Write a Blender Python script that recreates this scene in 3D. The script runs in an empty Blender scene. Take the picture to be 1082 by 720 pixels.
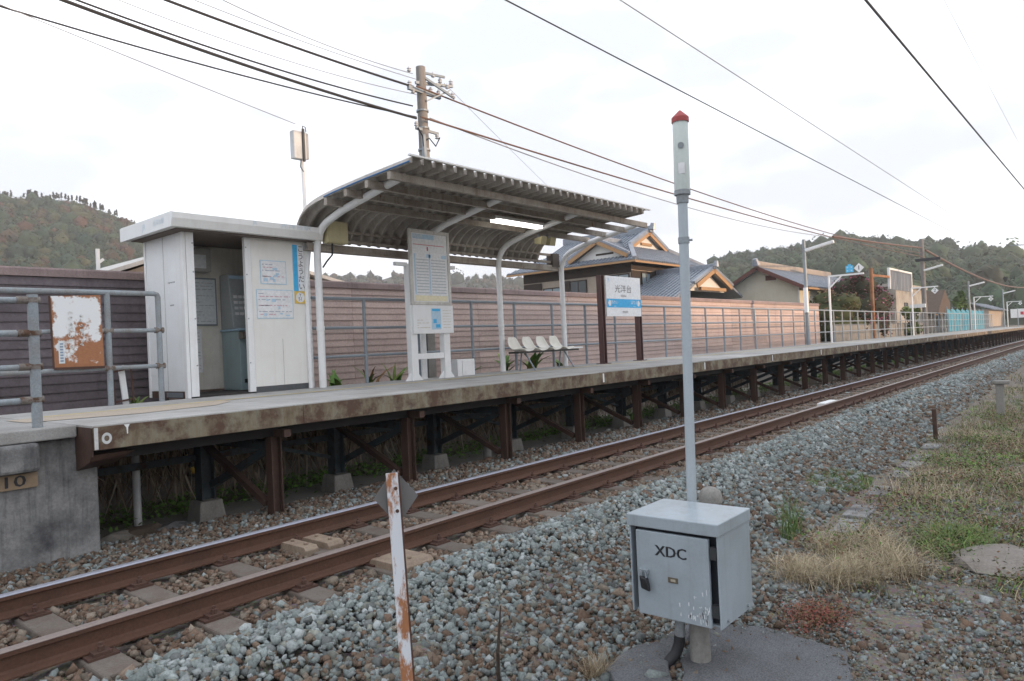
import bpy, math, random
import numpy as np
from mathutils import Vector, Matrix
rad = math.radians
sc = bpy.context.scene
col0 = sc.collection
rng = np.random.default_rng(7)
random.seed(5)

# ------------------------------------------------------------------ camera
# x runs along the track (to the right), y towards the platform, z = 0 at the rail top
CAM = np.array([0.0, 0.0, 1.53])
YAW, PITCH, ROLL = rad(40.0), rad(0.38), rad(-2.64)
def cam_axes():
    cy, sy, cp, sp = math.cos(YAW), math.sin(YAW), math.cos(PITCH), math.sin(PITCH)
    f = np.array([cy*cp, sy*cp, sp]); r = np.array([sy, -cy, 0.0]); u = np.cross(r, f)
    c, s = math.cos(ROLL), math.sin(ROLL)
    return c*r + s*u, -s*r + c*u, f
CR, CU, CF = cam_axes()
cd = bpy.data.cameras.new('camera'); cam = bpy.data.objects.new('camera', cd); col0.objects.link(cam)
cam.matrix_world = Matrix(((CR[0], CU[0], -CF[0], CAM[0]), (CR[1], CU[1], -CF[1], CAM[1]), (CR[2], CU[2], -CF[2], CAM[2]), (0, 0, 0, 1)))
cd.sensor_width = 36; cd.lens = 36*760/1082; cd.clip_start = 0.05; cd.clip_end = 6000
sc.camera = cam

# ------------------------------------------------------------------ world, sun, exposure
SUN = Vector((0.30, -1.0, 0.075)).normalized()
w = bpy.data.worlds.new('World'); sc.world = w; w.use_nodes = True
nt = w.node_tree; N = nt.nodes; L = nt.links; N.clear()
out = N.new('ShaderNodeOutputWorld'); bg = N.new('ShaderNodeBackground'); bg.inputs['Strength'].default_value = 0.1
sky = N.new('ShaderNodeTexSky'); sky.sky_type = 'NISHITA'; sky.sun_disc = False
sky.sun_elevation = math.asin(SUN.z); sky.sun_rotation = math.atan2(SUN.x, SUN.y)
tc = N.new('ShaderNodeTexCoord'); mp = N.new('ShaderNodeMapping'); mp.inputs['Scale'].default_value = (1.0, 1.0, 2.6)
mp.inputs['Location'].default_value = (0.35, 0.1, 0.2)
n1 = N.new('ShaderNodeTexNoise'); n1.inputs['Scale'].default_value = 2.3; n1.inputs['Detail'].default_value = 6; n1.inputs['Roughness'].default_value = 0.5
r1 = N.new('ShaderNodeValToRGB'); r1.color_ramp.elements[0].position = 0.44; r1.color_ramp.elements[1].position = 0.70
r1.color_ramp.elements[0].color = (3.65, 3.85, 4.3, 1); r1.color_ramp.elements[1].color = (8.0, 8.3, 8.8, 1)
mx = N.new('ShaderNodeMix'); mx.data_type = 'RGBA'; mx.inputs['Factor'].default_value = 0.93
L.new(tc.outputs['Generated'], mp.inputs['Vector']); L.new(mp.outputs['Vector'], n1.inputs['Vector']); L.new(n1.outputs['Fac'], r1.inputs['Fac'])
L.new(sky.outputs['Color'], mx.inputs['A']); L.new(r1.outputs['Color'], mx.inputs['B'])
L.new(mx.outputs['Result'], bg.inputs['Color']); L.new(bg.outputs['Background'], out.inputs['Surface'])
sl = bpy.data.lights.new('sun', 'SUN'); sl.energy = 1.7; sl.angle = rad(0.6); sl.color = (1.0, 0.68, 0.42)
so = bpy.data.objects.new('sun', sl); col0.objects.link(so); so.rotation_euler = SUN.to_track_quat('Z', 'Y').to_euler()
sc.view_settings.view_transform = 'Standard'; sc.view_settings.look = 'None'; sc.view_settings.gamma = 1
sc.view_settings.exposure = 1.5

# ------------------------------------------------------------------ pixel helper (photograph pixels -> world)
def ray(x, y):
    d = CF*760 + CR*(x-541) - CU*(y-360)
    return d/np.linalg.norm(d)
def on(x, y, X=None, Y=None, Z=None, D=None):
    d = ray(x, y)
    if X is not None: t = (X-CAM[0])/d[0]
    elif Y is not None: t = (Y-CAM[1])/d[1]
    elif Z is not None: t = (Z-CAM[2])/d[2]
    else: t = D/math.hypot(d[0], d[1])
    return CAM + d*t

# ------------------------------------------------------------------ materials
MAT = {}
def new_mat(name):
    m = bpy.data.materials.new(name); m.use_nodes = True
    MAT[name] = m
    return m, m.node_tree.nodes, m.node_tree.links, m.node_tree.nodes['Principled BSDF']
def noise(N, L, vec, scale, detail=5, rough=0.6, stretch=None):
    n = N.new('ShaderNodeTexNoise'); n.inputs['Scale'].default_value = scale; n.inputs['Detail'].default_value = detail; n.inputs['Roughness'].default_value = rough
    if stretch:
        m = N.new('ShaderNodeMapping'); m.inputs['Scale'].default_value = stretch
        L.new(vec, m.inputs['Vector']); vec = m.outputs['Vector']
    L.new(vec, n.inputs['Vector']); return n.outputs['Fac']
def ramp(N, L, fac, stops):
    r = N.new('ShaderNodeValToRGB'); e = r.color_ramp.elements
    while len(e) < len(stops): e.new(0.5)
    for k, (p, c) in enumerate(stops):
        e[k].position = p; e[k].color = (c if len(c) == 4 else (*c, 1)) if not isinstance(c, (int, float)) else (c, c, c, 1)
    L.new(fac, r.inputs['Fac']); return r.outputs['Color']
def mix(N, L, a, b, fac, mode='MIX'):
    m = N.new('ShaderNodeMix'); m.data_type = 'RGBA'; m.blend_type = mode
    for s, v in (('A', a), ('B', b)):
        if isinstance(v, tuple): m.inputs[s].default_value = (*v, 1)
        else: L.new(v, m.inputs[s])
    if isinstance(fac, (int, float)): m.inputs['Factor'].default_value = fac
    else: L.new(fac, m.inputs['Factor'])
    return m.outputs['Result']
def paint(name, c, dirt=(0.1, 0.08, 0.06), dirt_amt=0.35, rust=None, rust_thr=0.66, rough=0.55, metal=0.0, bump=0.15, scale=3.0, streak=True, fine=60.0, spec=0.35, amp=(0.82, 1.12)):
    """weathered surface: base colour, dirt clouds, vertical streaks, optional rust patches, fine relief"""
    m, N, L, P = new_mat(name)
    g = N.new('ShaderNodeNewGeometry').outputs['Position']
    a = noise(N, L, g, scale, 6, 0.65)
    fa = ramp(N, L, a, [(0.42, 0.0), (0.75, dirt_amt)])
    c1 = mix(N, L, c, dirt, fa)
    if streak:
        s = noise(N, L, g, 1.0, 4, 0.6, (14, 14, 0.9))
        c1 = mix(N, L, c1, dirt, ramp(N, L, s, [(0.52, 0.0), (0.8, dirt_amt)]))
    f = noise(N, L, g, fine, 3, 0.7)
    c1 = mix(N, L, c1, ramp(N, L, f, [(0.3, amp[0]), (0.7, amp[1])]), 1.0, 'MULTIPLY')
    if rust is not None:
        r = noise(N, L, g, scale*2.3, 8, 0.72)
        fr = ramp(N, L, r, [(rust_thr-0.05, 0.0), (rust_thr+0.03, 1.0)])
        c1 = mix(N, L, c1, mix(N, L, rust, tuple(v*0.45 for v in rust), f), fr)
    L.new(c1, P.inputs['Base Color'])
    P.inputs['Roughness'].default_value = rough; P.inputs['Metallic'].default_value = metal
    P.inputs['Specular IOR Level'].default_value = spec
    if bump:
        b = N.new('ShaderNodeBump'); b.inputs['Strength'].default_value = bump; b.inputs['Distance'].default_value = 0.01
        L.new(f, b.inputs['Height']); L.new(b.outputs['Normal'], P.inputs['Normal'])
    return m
def vcol(name, rough=0.85, noise_scale=40.0, amp=(0.75, 1.2), bump=0.3, translucent=0.0):
    """per-piece colour from the mesh's own colour attribute, broken up by noise"""
    m, N, L, P = new_mat(name)
    a = N.new('ShaderNodeVertexColor'); a.layer_name = 'col'
    g = N.new('ShaderNodeNewGeometry').outputs['Position']
    f = noise(N, L, g, noise_scale, 4, 0.7)
    c = mix(N, L, a.outputs['Color'], ramp(N, L, f, [(0.3, amp[0]), (0.7, amp[1])]), 1.0, 'MULTIPLY')
    L.new(c, P.inputs['Base Color']); P.inputs['Roughness'].default_value = rough; P.inputs['Specular IOR Level'].default_value = 0.25
    if bump:
        b = N.new('ShaderNodeBump'); b.inputs['Strength'].default_value = bump; b.inputs['Distance'].default_value = 0.01
        L.new(f, b.inputs['Height']); L.new(b.outputs['Normal'], P.inputs['Normal'])
    return m
def plain(name, c, rough=0.5, metal=0.0, emit=0.0, spec=0.5):
    m, N, L, P = new_mat(name)
    g = N.new('ShaderNodeNewGeometry').outputs['Position']
    f = noise(N, L, g, 25.0, 4, 0.6)
    L.new(mix(N, L, c, ramp(N, L, f, [(0.3, 0.88), (0.7, 1.08)]), 1.0, 'MULTIPLY'), P.inputs['Base Color'])
    P.inputs['Roughness'].default_value = rough; P.inputs['Metallic'].default_value = metal; P.inputs['Specular IOR Level'].default_value = spec
    if emit:
        P.inputs['Emission Color'].default_value = (*c, 1); P.inputs['Emission Strength'].default_value = emit
    return m

RUST = (0.20, 0.075, 0.03)
white = paint('white_paint', (0.84, 0.86, 0.865), (0.55, 0.50, 0.45), 0.16, (0.25, 0.12, 0.06), 0.76, bump=0.04, amp=(0.95, 1.03))
white_clean = paint('white_steel_paint', (0.82, 0.83, 0.83), (0.5, 0.45, 0.4), 0.18, (0.22, 0.1, 0.05), 0.78, bump=0.03, amp=(0.95, 1.03))
cream = paint('cream_panel', (0.81, 0.80, 0.765), (0.55, 0.5, 0.42), 0.16, bump=0.03, amp=(0.95, 1.03))
inner = paint('inner_panel', (0.76, 0.73, 0.66), (0.35, 0.3, 0.24), 0.35, bump=0.03, amp=(0.95, 1.03))
fascia_grey = paint('roof_fascia', (0.80, 0.80, 0.78), (0.45, 0.42, 0.38), 0.2, bump=0.03, amp=(0.95, 1.03))
galv = paint('galvanised_steel', (0.27, 0.31, 0.345), (0.20, 0.17, 0.14), 0.3, (0.18, 0.10, 0.06), 0.74, rough=0.5, metal=0.25, bump=0.05, amp=(0.95, 1.03))
galv_old = paint('old_pipe_paint', (0.30, 0.34, 0.37), (0.20, 0.16, 0.12), 0.6, (0.15, 0.085, 0.05), 0.68, rough=0.6, bump=0.1)
coupling = paint('rusty_coupling', (0.24, 0.22, 0.20), (0.12, 0.08, 0.06), 0.8, (0.14, 0.075, 0.045), 0.55, rough=0.7, bump=0.1)
grey_box = paint('grey_box_paint', (0.345, 0.40, 0.44), (0.20, 0.21, 0.205), 0.5, rough=0.35, bump=0.03, scale=2.0, amp=(0.95, 1.03))
grey_pole = paint('grey_pole_paint', (0.42, 0.48, 0.52), (0.34, 0.34, 0.33), 0.25, rough=0.4, bump=0.03, amp=(0.95, 1.03))
black = plain('black_rubber', (0.02, 0.02, 0.022), 0.6)
ink = plain('black_ink', (0.03, 0.03, 0.035), 0.6)
paper = plain('white_paper', (0.78, 0.79, 0.80), 0.7)
paper_back = plain('pale_print', (0.70, 0.74, 0.76), 0.6)
blue = plain('sky_blue_print', (0.03, 0.42, 0.78), 0.4)
pale_blue = plain('pale_blue_print', (0.45, 0.62, 0.76), 0.5)
faded_blue = plain('faded_blue_lettering', (0.52, 0.62, 0.70), 0.5)
yellow_print = plain('yellow_print', (0.75, 0.52, 0.10), 0.5)
cream_print = plain('cream_print', (0.78, 0.72, 0.50), 0.5)
red_print = plain('red_print', (0.55, 0.06, 0.08), 0.5)
glossy_sign = plain('sign_board_white', (0.80, 0.81, 0.82), 0.18)
brown_post = paint('brown_post_paint', (0.12, 0.065, 0.06), (0.07, 0.045, 0.04), 0.4, rough=0.4, bump=0.05, amp=(0.95, 1.03))
concrete = paint('concrete', (0.27, 0.26, 0.24), (0.12, 0.11, 0.10), 0.6, rough=0.92, bump=0.5, scale=2.2, fine=45)
concrete_foot = paint('footing_concrete', (0.36, 0.34, 0.31), (0.15, 0.14, 0.12), 0.6, rough=0.95, bump=0.5, scale=2.5, fine=45)
pad_mat = paint('asphalt_grey_slab', (0.145, 0.15, 0.158), (0.08, 0.078, 0.075), 0.6, rough=0.95, bump=0.9, scale=5, streak=False, fine=110, amp=(0.55, 1.45))
concrete_dark = paint('weathered_concrete', (0.27, 0.268, 0.262), (0.045, 0.045, 0.05), 1.0, rough=0.95, bump=0.6, scale=2.6, fine=40)
concrete_pale = paint('pale_stained_concrete', (0.40, 0.375, 0.34), (0.16, 0.14, 0.12), 0.8, rough=0.95, bump=0.3, scale=0.8, fine=20)
deck_mat = paint('deck_concrete', (0.41, 0.405, 0.39), (0.22, 0.20, 0.18), 0.7, rough=0.9, bump=0.4, scale=1.7, streak=False, fine=80)
sand_mat = paint('sandy_paving', (0.47, 0.40, 0.32), (0.30, 0.27, 0.24), 0.5, rough=0.95, bump=0.3, scale=2, streak=False)
yellow_line = paint('worn_yellow_line', (0.52, 0.42, 0.20), (0.34, 0.32, 0.29), 0.95, rough=0.85, scale=5, streak=False)
sleeper_mat = paint('sleeper_concrete', (0.165, 0.142, 0.122), (0.11, 0.075, 0.055), 0.9, rough=0.95, bump=0.5, scale=5, streak=False, fine=60)
rail_rust = paint('rail_rust', (0.105, 0.052, 0.033), (0.06, 0.031, 0.021), 0.6, rough=0.75, bump=0.25, scale=4, fine=50, streak=False)
rail_top = plain('polished_rail_head', (0.36, 0.37, 0.43), 0.5, 0.5)
rail_top_dull = plain('dull_rail_head', (0.27, 0.22, 0.20), 0.5, 0.4)
clip_rust = paint('clip_rust', (0.095, 0.052, 0.038), (0.07, 0.03, 0.025), 0.6, rough=0.8, bump=0.3, scale=9, streak=False)
beige_steel = paint('beige_steel', (0.29, 0.225, 0.165), (0.16, 0.105, 0.075), 0.7, rough=0.7, bump=0.15, scale=6)
steel_brown = paint('rusty_column_steel', (0.085, 0.048, 0.034), (0.030, 0.021, 0.018), 0.7, (0.095, 0.050, 0.032), 0.62, rough=0.75, bump=0.2, scale=4)
steel_dark = paint('dark_blue_green_steel', (0.060, 0.080, 0.088), (0.03, 0.025, 0.022), 0.7, (0.07, 0.035, 0.022), 0.6, rough=0.6, bump=0.15, scale=3)
steel_orange = paint('orange_rusty_steel', (0.34, 0.17, 0.09), (0.09, 0.04, 0.025), 0.7, rough=0.8, bump=0.2, scale=3)
siding_shaded = paint('shaded_weathered_siding', (0.155, 0.130, 0.140), (0.095, 0.080, 0.086), 0.8, rough=0.6, bump=0.08, scale=4, fine=30)  # left run of the siding: shade painted into the colour, plus some weathering
siding_pink = paint('pinkish_siding', (0.50, 0.385, 0.345), (0.40, 0.30, 0.27), 0.6, rough=0.6, bump=0.08, scale=2.2, fine=30)
siding_cap = paint('siding_cap', (0.30, 0.225, 0.215), (0.15, 0.11, 0.11), 0.6, rough=0.6, bump=0.08)
sheet_mat = paint('corrugated_sheet', (0.46, 0.43, 0.39), (0.20, 0.16, 0.125), 0.65, rough=0.55, bump=0.05, scale=1.6)
sheet_edge = plain('blue_sheet_edge', (0.05, 0.16, 0.36), 0.5)
purlin_mat = paint('grimy_purlin', (0.40, 0.36, 0.31), (0.17, 0.12, 0.09), 0.75, (0.22, 0.12, 0.07), 0.66, rough=0.6, bump=0.05)
box_yellow = paint('cream_box_paint', (0.52, 0.47, 0.28), (0.3, 0.26, 0.16), 0.4, rough=0.5, bump=0.03, amp=(0.95, 1.03))
wood_pole = paint('utility_pole_concrete', (0.26, 0.25, 0.24), (0.15, 0.12, 0.10), 0.6, rough=0.9, bump=0.3)
cable_black = plain('black_cable', (0.025, 0.024, 0.026), 0.55)
cable_brown = plain('copper_brown_cable', (0.15, 0.085, 0.06), 0.5)
cable_grey = plain('grey_wire', (0.24, 0.24, 0.25), 0.5)
insul = plain('porcelain_insulator', (0.55, 0.56, 0.58), 0.3)
red_cap = paint('faded_red_cap', (0.40, 0.07, 0.07), (0.3, 0.1, 0.09), 0.5, rough=0.5, bump=0.05)
beacon_body = paint('beacon_milky_plastic', (0.56, 0.62, 0.59), (0.40, 0.43, 0.40), 0.4, rough=0.3, bump=0.02, amp=(0.95, 1.03))
seat_mat = paint('cream_plastic_seat', (0.76, 0.74, 0.68), (0.5, 0.45, 0.36), 0.4, rough=0.4, bump=0.02, streak=False, amp=(0.95, 1.03))
teal_machine = paint('pale_teal_machine', (0.36, 0.47, 0.50), (0.25, 0.3, 0.3), 0.3, rough=0.4, bump=0.02, amp=(0.95, 1.03))
glass_dark = plain('dark_window_glass', (0.04, 0.05, 0.055), 0.08)
glass_pale = plain('pale_window_glass', (0.25, 0.32, 0.36), 0.1)
rust_enamel = None
plaster_cream = paint('cream_plaster', (0.56, 0.54, 0.45), (0.40, 0.36, 0.28), 0.35, rough=0.9, bump=0.15, scale=1.2, fine=20)
plaster_beige = paint('beige_plaster', (0.42, 0.36, 0.30), (0.25, 0.2, 0.16), 0.4, rough=0.9, bump=0.15, scale=1.2, fine=20)
plaster_white = paint('white_plaster', (0.72, 0.72, 0.70), (0.5, 0.48, 0.45), 0.25, rough=0.9, bump=0.1, scale=1.2)
timber_dark = paint('dark_timber', (0.055, 0.042, 0.034), (0.03, 0.025, 0.02), 0.5, rough=0.8, bump=0.2, scale=3)
timber_orange = paint('orange_timber', (0.40, 0.245, 0.125), (0.3, 0.15, 0.07), 0.4, rough=0.6, bump=0.1, scale=3)
timber_red = paint('red_brown_fascia_board', (0.13, 0.055, 0.045), (0.08, 0.04, 0.03), 0.4, rough=0.6, bump=0.1, scale=3)
thatch_mat = paint('shingle_brown', (0.12, 0.085, 0.065), (0.06, 0.045, 0.035), 0.7, rough=0.95, bump=0.6, scale=3)
net_blue = plain('blue_net', (0.09, 0.34, 0.46), 0.8)
soil_path = paint('path_concrete', (0.40, 0.38, 0.35), (0.2, 0.18, 0.15), 0.6, rough=0.95, bump=0.4, scale=1.8, streak=False)
stone_grey = paint('field_stone', (0.33, 0.30, 0.26), (0.15, 0.14, 0.11), 0.7, rough=0.95, bump=0.6, scale=4, streak=False)
stone_mat = vcol('ballast_stone', 0.9, 70.0, (0.72, 1.22), 0.4)
leaf_mat = vcol('leaf', 0.6, 3.0, (0.75, 1.2), 0.0)
crown_mat = vcol('tree_crown', 0.85, 0.6, (0.65, 1.25), 0.0)
bark = paint('bark', (0.09, 0.07, 0.055), (0.04, 0.03, 0.025), 0.6, rough=0.95, bump=0.6, scale=5)

def tile_mat():
    m, N, L, P = new_mat('grey_roof_tile')
    g = N.new('ShaderNodeNewGeometry').outputs['Position']
    f = noise(N, L, g, 1.2, 6, 0.7); f2 = noise(N, L, g, 14.0, 3, 0.7)
    c = ramp(N, L, f, [(0.3, (0.17, 0.195, 0.235)), (0.7, (0.27, 0.30, 0.345))])
    c = mix(N, L, c, ramp(N, L, f2, [(0.3, 0.7), (0.7, 1.25)]), 1.0, 'MULTIPLY')
    L.new(c, P.inputs['Base Color']); P.inputs['Roughness'].default_value = 0.35
    return m
tile = tile_mat()
def ground_mat():
    m, N, L, P = new_mat('weedy_ground')
    g = N.new('ShaderNodeNewGeometry').outputs['Position']
    a = noise(N, L, g, 0.9, 8, 0.65); b = noise(N, L, g, 22, 5, 0.75)
    v = N.new('ShaderNodeTexVoronoi'); v.inputs['Scale'].default_value = 38; L.new(g, v.inputs['Vector'])
    c = ramp(N, L, a, [(0.35, (0.115, 0.092, 0.068)), (0.5, (0.18, 0.145, 0.105)), (0.68, (0.15, 0.132, 0.108))])
    c = mix(N, L, c, ramp(N, L, b, [(0.3, 0.55), (0.7, 1.35)]), 1.0, 'MULTIPLY')
    c = mix(N, L, c, mix(N, L, v.outputs['Color'], (0.2, 0.19, 0.18), 0.82), 0.35)
    L.new(c, P.inputs['Base Color']); P.inputs['Roughness'].default_value = 0.95; P.inputs['Specular IOR Level'].default_value = 0.15
    bm_ = N.new('ShaderNodeBump'); bm_.inputs['Strength'].default_value = 0.8; bm_.inputs['Distance'].default_value = 0.03
    L.new(b, bm_.inputs['Height']); L.new(bm_.outputs['Normal'], P.inputs['Normal'])
    return m
gmat = ground_mat()
def fascia_paint():
    m, N, L, P = new_mat('rusted_pale_green_fascia')
    g = N.new('ShaderNodeNewGeometry').outputs['Position']
    a = noise(N, L, g, 2.2, 9, 0.72); b = noise(N, L, g, 1.0, 6, 0.7, (5, 5, 1.2)); f = noise(N, L, g, 45, 4, 0.7)
    base = ramp(N, L, b, [(0.33, (0.12, 0.08, 0.05)), (0.47, (0.21, 0.17, 0.11)), (0.58, (0.24, 0.22, 0.16)), (0.70, (0.12, 0.16, 0.13))])
    rust = mix(N, L, (0.070, 0.045, 0.034), (0.13, 0.070, 0.042), f)
    c = mix(N, L, base, rust, ramp(N, L, a, [(0.45, 0.0), (0.57, 1.0)]))
    L.new(c, P.inputs['Base Color']); P.inputs['Roughness'].default_value = 0.8
    bb = N.new('ShaderNodeBump'); bb.inputs['Strength'].default_value = 0.3; bb.inputs['Distance'].default_value = 0.01
    L.new(a, bb.inputs['Height']); L.new(bb.outputs['Normal'], P.inputs['Normal'])
    return m
fascia_mat = fascia_paint()
def enamel(name, base, thr, scale, grad=None, stretch=None, edge=0.0):
    """white enamel breaking into orange rust"""
    m, N, L, P = new_mat(name)
    g = N.new('ShaderNodeNewGeometry').outputs['Position']
    a = noise(N, L, g, scale, 9, 0.68, stretch); f = noise(N, L, g, 50, 4, 0.7)
    fac = a
    if grad:
        z0, z1, k = grad
        sp = N.new('ShaderNodeSeparateXYZ'); L.new(g, sp.inputs[0])
        mr = N.new('ShaderNodeMapRange'); mr.inputs['From Min'].default_value = z1; mr.inputs['From Max'].default_value = z0
        mr.inputs['To Min'].default_value = -k; mr.inputs['To Max'].default_value = k; L.new(sp.outputs['Z'], mr.inputs['Value'])
        ad = N.new('ShaderNodeMath'); ad.operation = 'ADD'; L.new(a, ad.inputs[0]); L.new(mr.outputs['Result'], ad.inputs[1]); fac = ad.outputs[0]
    if edge:
        tcg = N.new('ShaderNodeTexCoord').outputs['Generated']; sp2 = N.new('ShaderNodeSeparateXYZ'); L.new(tcg, sp2.inputs[0])
        def m2(op, *a):
            q = N.new('ShaderNodeMath'); q.operation = op
            for k, v in enumerate(a):
                if isinstance(v, (int, float)): q.inputs[k].default_value = v
                else: L.new(v, q.inputs[k])
            return q.outputs[0]
        ex = m2('ABSOLUTE', m2('SUBTRACT', sp2.outputs['X'], .5)); ez = m2('ABSOLUTE', m2('SUBTRACT', sp2.outputs['Z'], .5))
        fac = m2('ADD', fac, m2('MULTIPLY', m2('POWER', m2('MULTIPLY', m2('MAXIMUM', ex, ez), 2.0), 14.0), edge))
    rust = mix(N, L, (0.46, 0.20, 0.085), (0.24, 0.10, 0.05), f)
    c = mix(N, L, base, rust, ramp(N, L, fac, [(thr-0.02, 0.0), (thr+0.05, 1.0)]))
    L.new(c, P.inputs['Base Color']); P.inputs['Roughness'].default_value = 0.6
    return m
rust_plate = enamel('rusted_white_enamel', (0.78, 0.80, 0.81), 0.54, 5.0, (1.70, 2.40, 0.12), edge=.25)
rust_post = enamel('rusted_white_post', (0.64, 0.67, 0.71), 0.515, 13.0, stretch=(1, 1, .35))
m_, N_, L_, P_ = new_mat('sheet_metal_back'); P_.inputs['Base Color'].default_value = (0.20, 0.20, 0.20, 1); P_.inputs['Roughness'].default_value = 0.45; P_.inputs['Metallic'].default_value = 0.6
plate_back = m_

# ------------------------------------------------------------------ mesh helpers
class MB:
    def __init__(s): s.v = []; s.f = []
    def add(s, vs, fs):
        o = len(s.v); s.v += [tuple(map(float, p)) for p in vs]; s.f += [tuple(i+o for i in f) for f in fs]; return s
    def box(s, x0, x1, y0, y1, z0, z1):
        return s.add([(x0,y0,z0),(x1,y0,z0),(x1,y1,z0),(x0,y1,z0),(x0,y0,z1),(x1,y0,z1),(x1,y1,z1),(x0,y1,z1)],
                     [(3,2,1,0),(4,5,6,7),(0,1,5,4),(1,2,6,5),(2,3,7,6),(3,0,4,7)])
    def hexa(s, p):   # eight corners, bottom ring then top ring
        return s.add(p, [(3,2,1,0),(4,5,6,7),(0,1,5,4),(1,2,6,5),(2,3,7,6),(3,0,4,7)])
    def bar(s, p, q, w, h, up=(0,0,1)):
        p, q = np.array(p, float), np.array(q, float); d = q-p; d /= np.linalg.norm(d); u = np.array(up, float)
        if abs(d@u) > 0.98: u = np.array((0., 1, 0))
        a = np.cross(d, u); a /= np.linalg.norm(a); b = np.cross(a, d)
        r = [(-1,-1),(1,-1),(1,1),(-1,1)]
        return s.hexa([p + a*i*w/2 + b*j*h/2 for i, j in r] + [q + a*i*w/2 + b*j*h/2 for i, j in r])
    def tube(s, pts, r, n=10, cap=True):
        P = [np.array(p, float) for p in pts]; rs = r if hasattr(r, '__len__') else [r]*len(P)
        vs = []; ref = None
        for k, p in enumerate(P):
            d = P[min(k+1, len(P)-1)] - P[max(k-1, 0)]; d /= (np.linalg.norm(d)+1e-12)
            if ref is None: ref = np.array((0, 0, 1.)) if abs(d[2]) < 0.9 else np.array((0, 1., 0))
            a = np.cross(d, ref); a /= np.linalg.norm(a); b = np.cross(a, d); ref = b
            for i in range(n):
                t = 2*math.pi*i/n; vs.append(p + rs[k]*(a*math.cos(t) + b*math.sin(t)))
        fs = [(k*n+i, k*n+(i+1) % n, (k+1)*n+(i+1) % n, (k+1)*n+i) for k in range(len(P)-1) for i in range(n)]
        if cap: fs += [tuple(range(n))[::-1], tuple((len(P)-1)*n+i for i in range(n))]
        return s.add(vs, fs)
    def prism(s, poly, axis, a0, a1):
        """poly of 2-D points in the two other axes (cyclic order), extruded along axis"""
        n = len(poly)
        def P(u, v, a):
            return {'x': (a, u, v), 'y': (u, a, v), 'z': (u, v, a)}[axis]
        vs = [P(u, v, a0) for u, v in poly] + [P(u, v, a1) for u, v in poly]
        return s.add(vs, [tuple(range(n))[::-1], tuple(range(n, 2*n))] + [(i, (i+1) % n, n+(i+1) % n, n+i) for i in range(n)])
    def lathe(s, prof, c, n=16):
        vs = []; 
        for r, z in prof:
            for i in range(n):
                t = 2*math.pi*i/n; vs.append((c[0]+r*math.cos(t), c[1]+r*math.sin(t), c[2]+z))
        m = len(prof)
        fs = [(k*n+i, k*n+(i+1) % n, (k+1)*n+(i+1) % n, (k+1)*n+i) for k in range(m-1) for i in range(n)]
        fs += [tuple(range(n))[::-1], tuple((m-1)*n+i for i in range(n))]
        return s.add(vs, fs)
def origin(o):
    p = Vector((0, 0, 0))
    while o is not None: p = p + o.location; o = o.parent
    return p
def finish(o, name, parent, label=None, cat=None, group=None, kind=None):
    col0.objects.link(o)
    if parent is not None: o.parent = parent
    if label: o['label'] = label
    if cat: o['category'] = cat
    if group: o['group'] = group
    if kind: o['kind'] = kind
    return o
def build(mb, name, m, parent=None, label=None, cat=None, group=None, kind=None, smooth=False, bev=0.0, at=None, fix=True):
    """link the collected world-space shape as ONE mesh object, its origin at its parent's or at `at`"""
    me = bpy.data.meshes.new(name)
    og = origin(parent) if parent is not None else Vector((0, 0, 0))
    loc = Vector(at) if at is not None else Vector((0, 0, 0))
    sh = og + loc if parent is not None else loc
    v = np.array(mb.v) - np.array(sh)
    me.from_pydata(v.tolist(), [], mb.f)
    if fix:
        import bmesh
        b = bmesh.new(); b.from_mesh(me); bmesh.ops.recalc_face_normals(b, faces=b.faces); b.to_mesh(me); b.free()
    me.materials.append(m)
    if smooth:
        me.polygons.foreach_set('use_smooth', [True]*len(me.polygons))
        me.set_sharp_from_angle(angle=rad(40))
    o = bpy.data.objects.new(name, me); o.location = loc
    finish(o, name, parent, label, cat, group, kind)
    if bev:
        md = o.modifiers.new('bevel', 'BEVEL'); md.width = bev; md.segments = 2; md.limit_method = 'ANGLE'; md.angle_limit = rad(40)
    return o
def thing(name, label, cat, loc, group=None, kind=None):
    o = bpy.data.objects.new(name, None); o.location = Vector([float(a) for a in loc]); o.empty_display_size = 0.2
    return finish(o, name, None, label, cat, group, kind)
def copy_tree(o, parent=None, loc=None, label=None):
    c = o.copy(); col0.objects.link(c); c.parent = parent
    if loc is not None: c.location = Vector([float(a) for a in loc])
    if label: c['label'] = label
    for ch in list(o.children): copy_tree(ch, c)
    return c
def dup(o, off):
    c = o.copy(); col0.objects.link(c); c.location = o.location + Vector(off); return c
def raw(name, V, F, m, cols=None, **kw):
    """big mesh straight from numpy: V (n,3), F (k,3 or 4) and a colour per vertex"""
    me = bpy.data.meshes.new(name); V = np.asarray(V, np.float32); F = np.asarray(F, np.int32); k = F.shape[1]
    me.vertices.add(len(V)); me.vertices.foreach_set('co', V.ravel())
    me.loops.add(F.size); me.loops.foreach_set('vertex_index', F.ravel())
    me.polygons.add(len(F)); me.polygons.foreach_set('loop_start', np.arange(0, F.size, k, dtype=np.int32))
    me.polygons.foreach_set('loop_total', np.full(len(F), k, np.int32))
    me.update(calc_edges=True)
    if cols is not None:
        at_ = me.color_attributes.new('col', 'FLOAT_COLOR', 'POINT')
        c4 = np.ones((len(V), 4), np.float32); c4[:, :3] = cols; at_.data.foreach_set('color', c4.ravel())
    me.materials.append(m)
    o = bpy.data.objects.new(name, me)
    return finish(o, name, kw.get('parent'), kw.get('label'), kw.get('cat'), kw.get('group'), kw.get('kind'))

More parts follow.
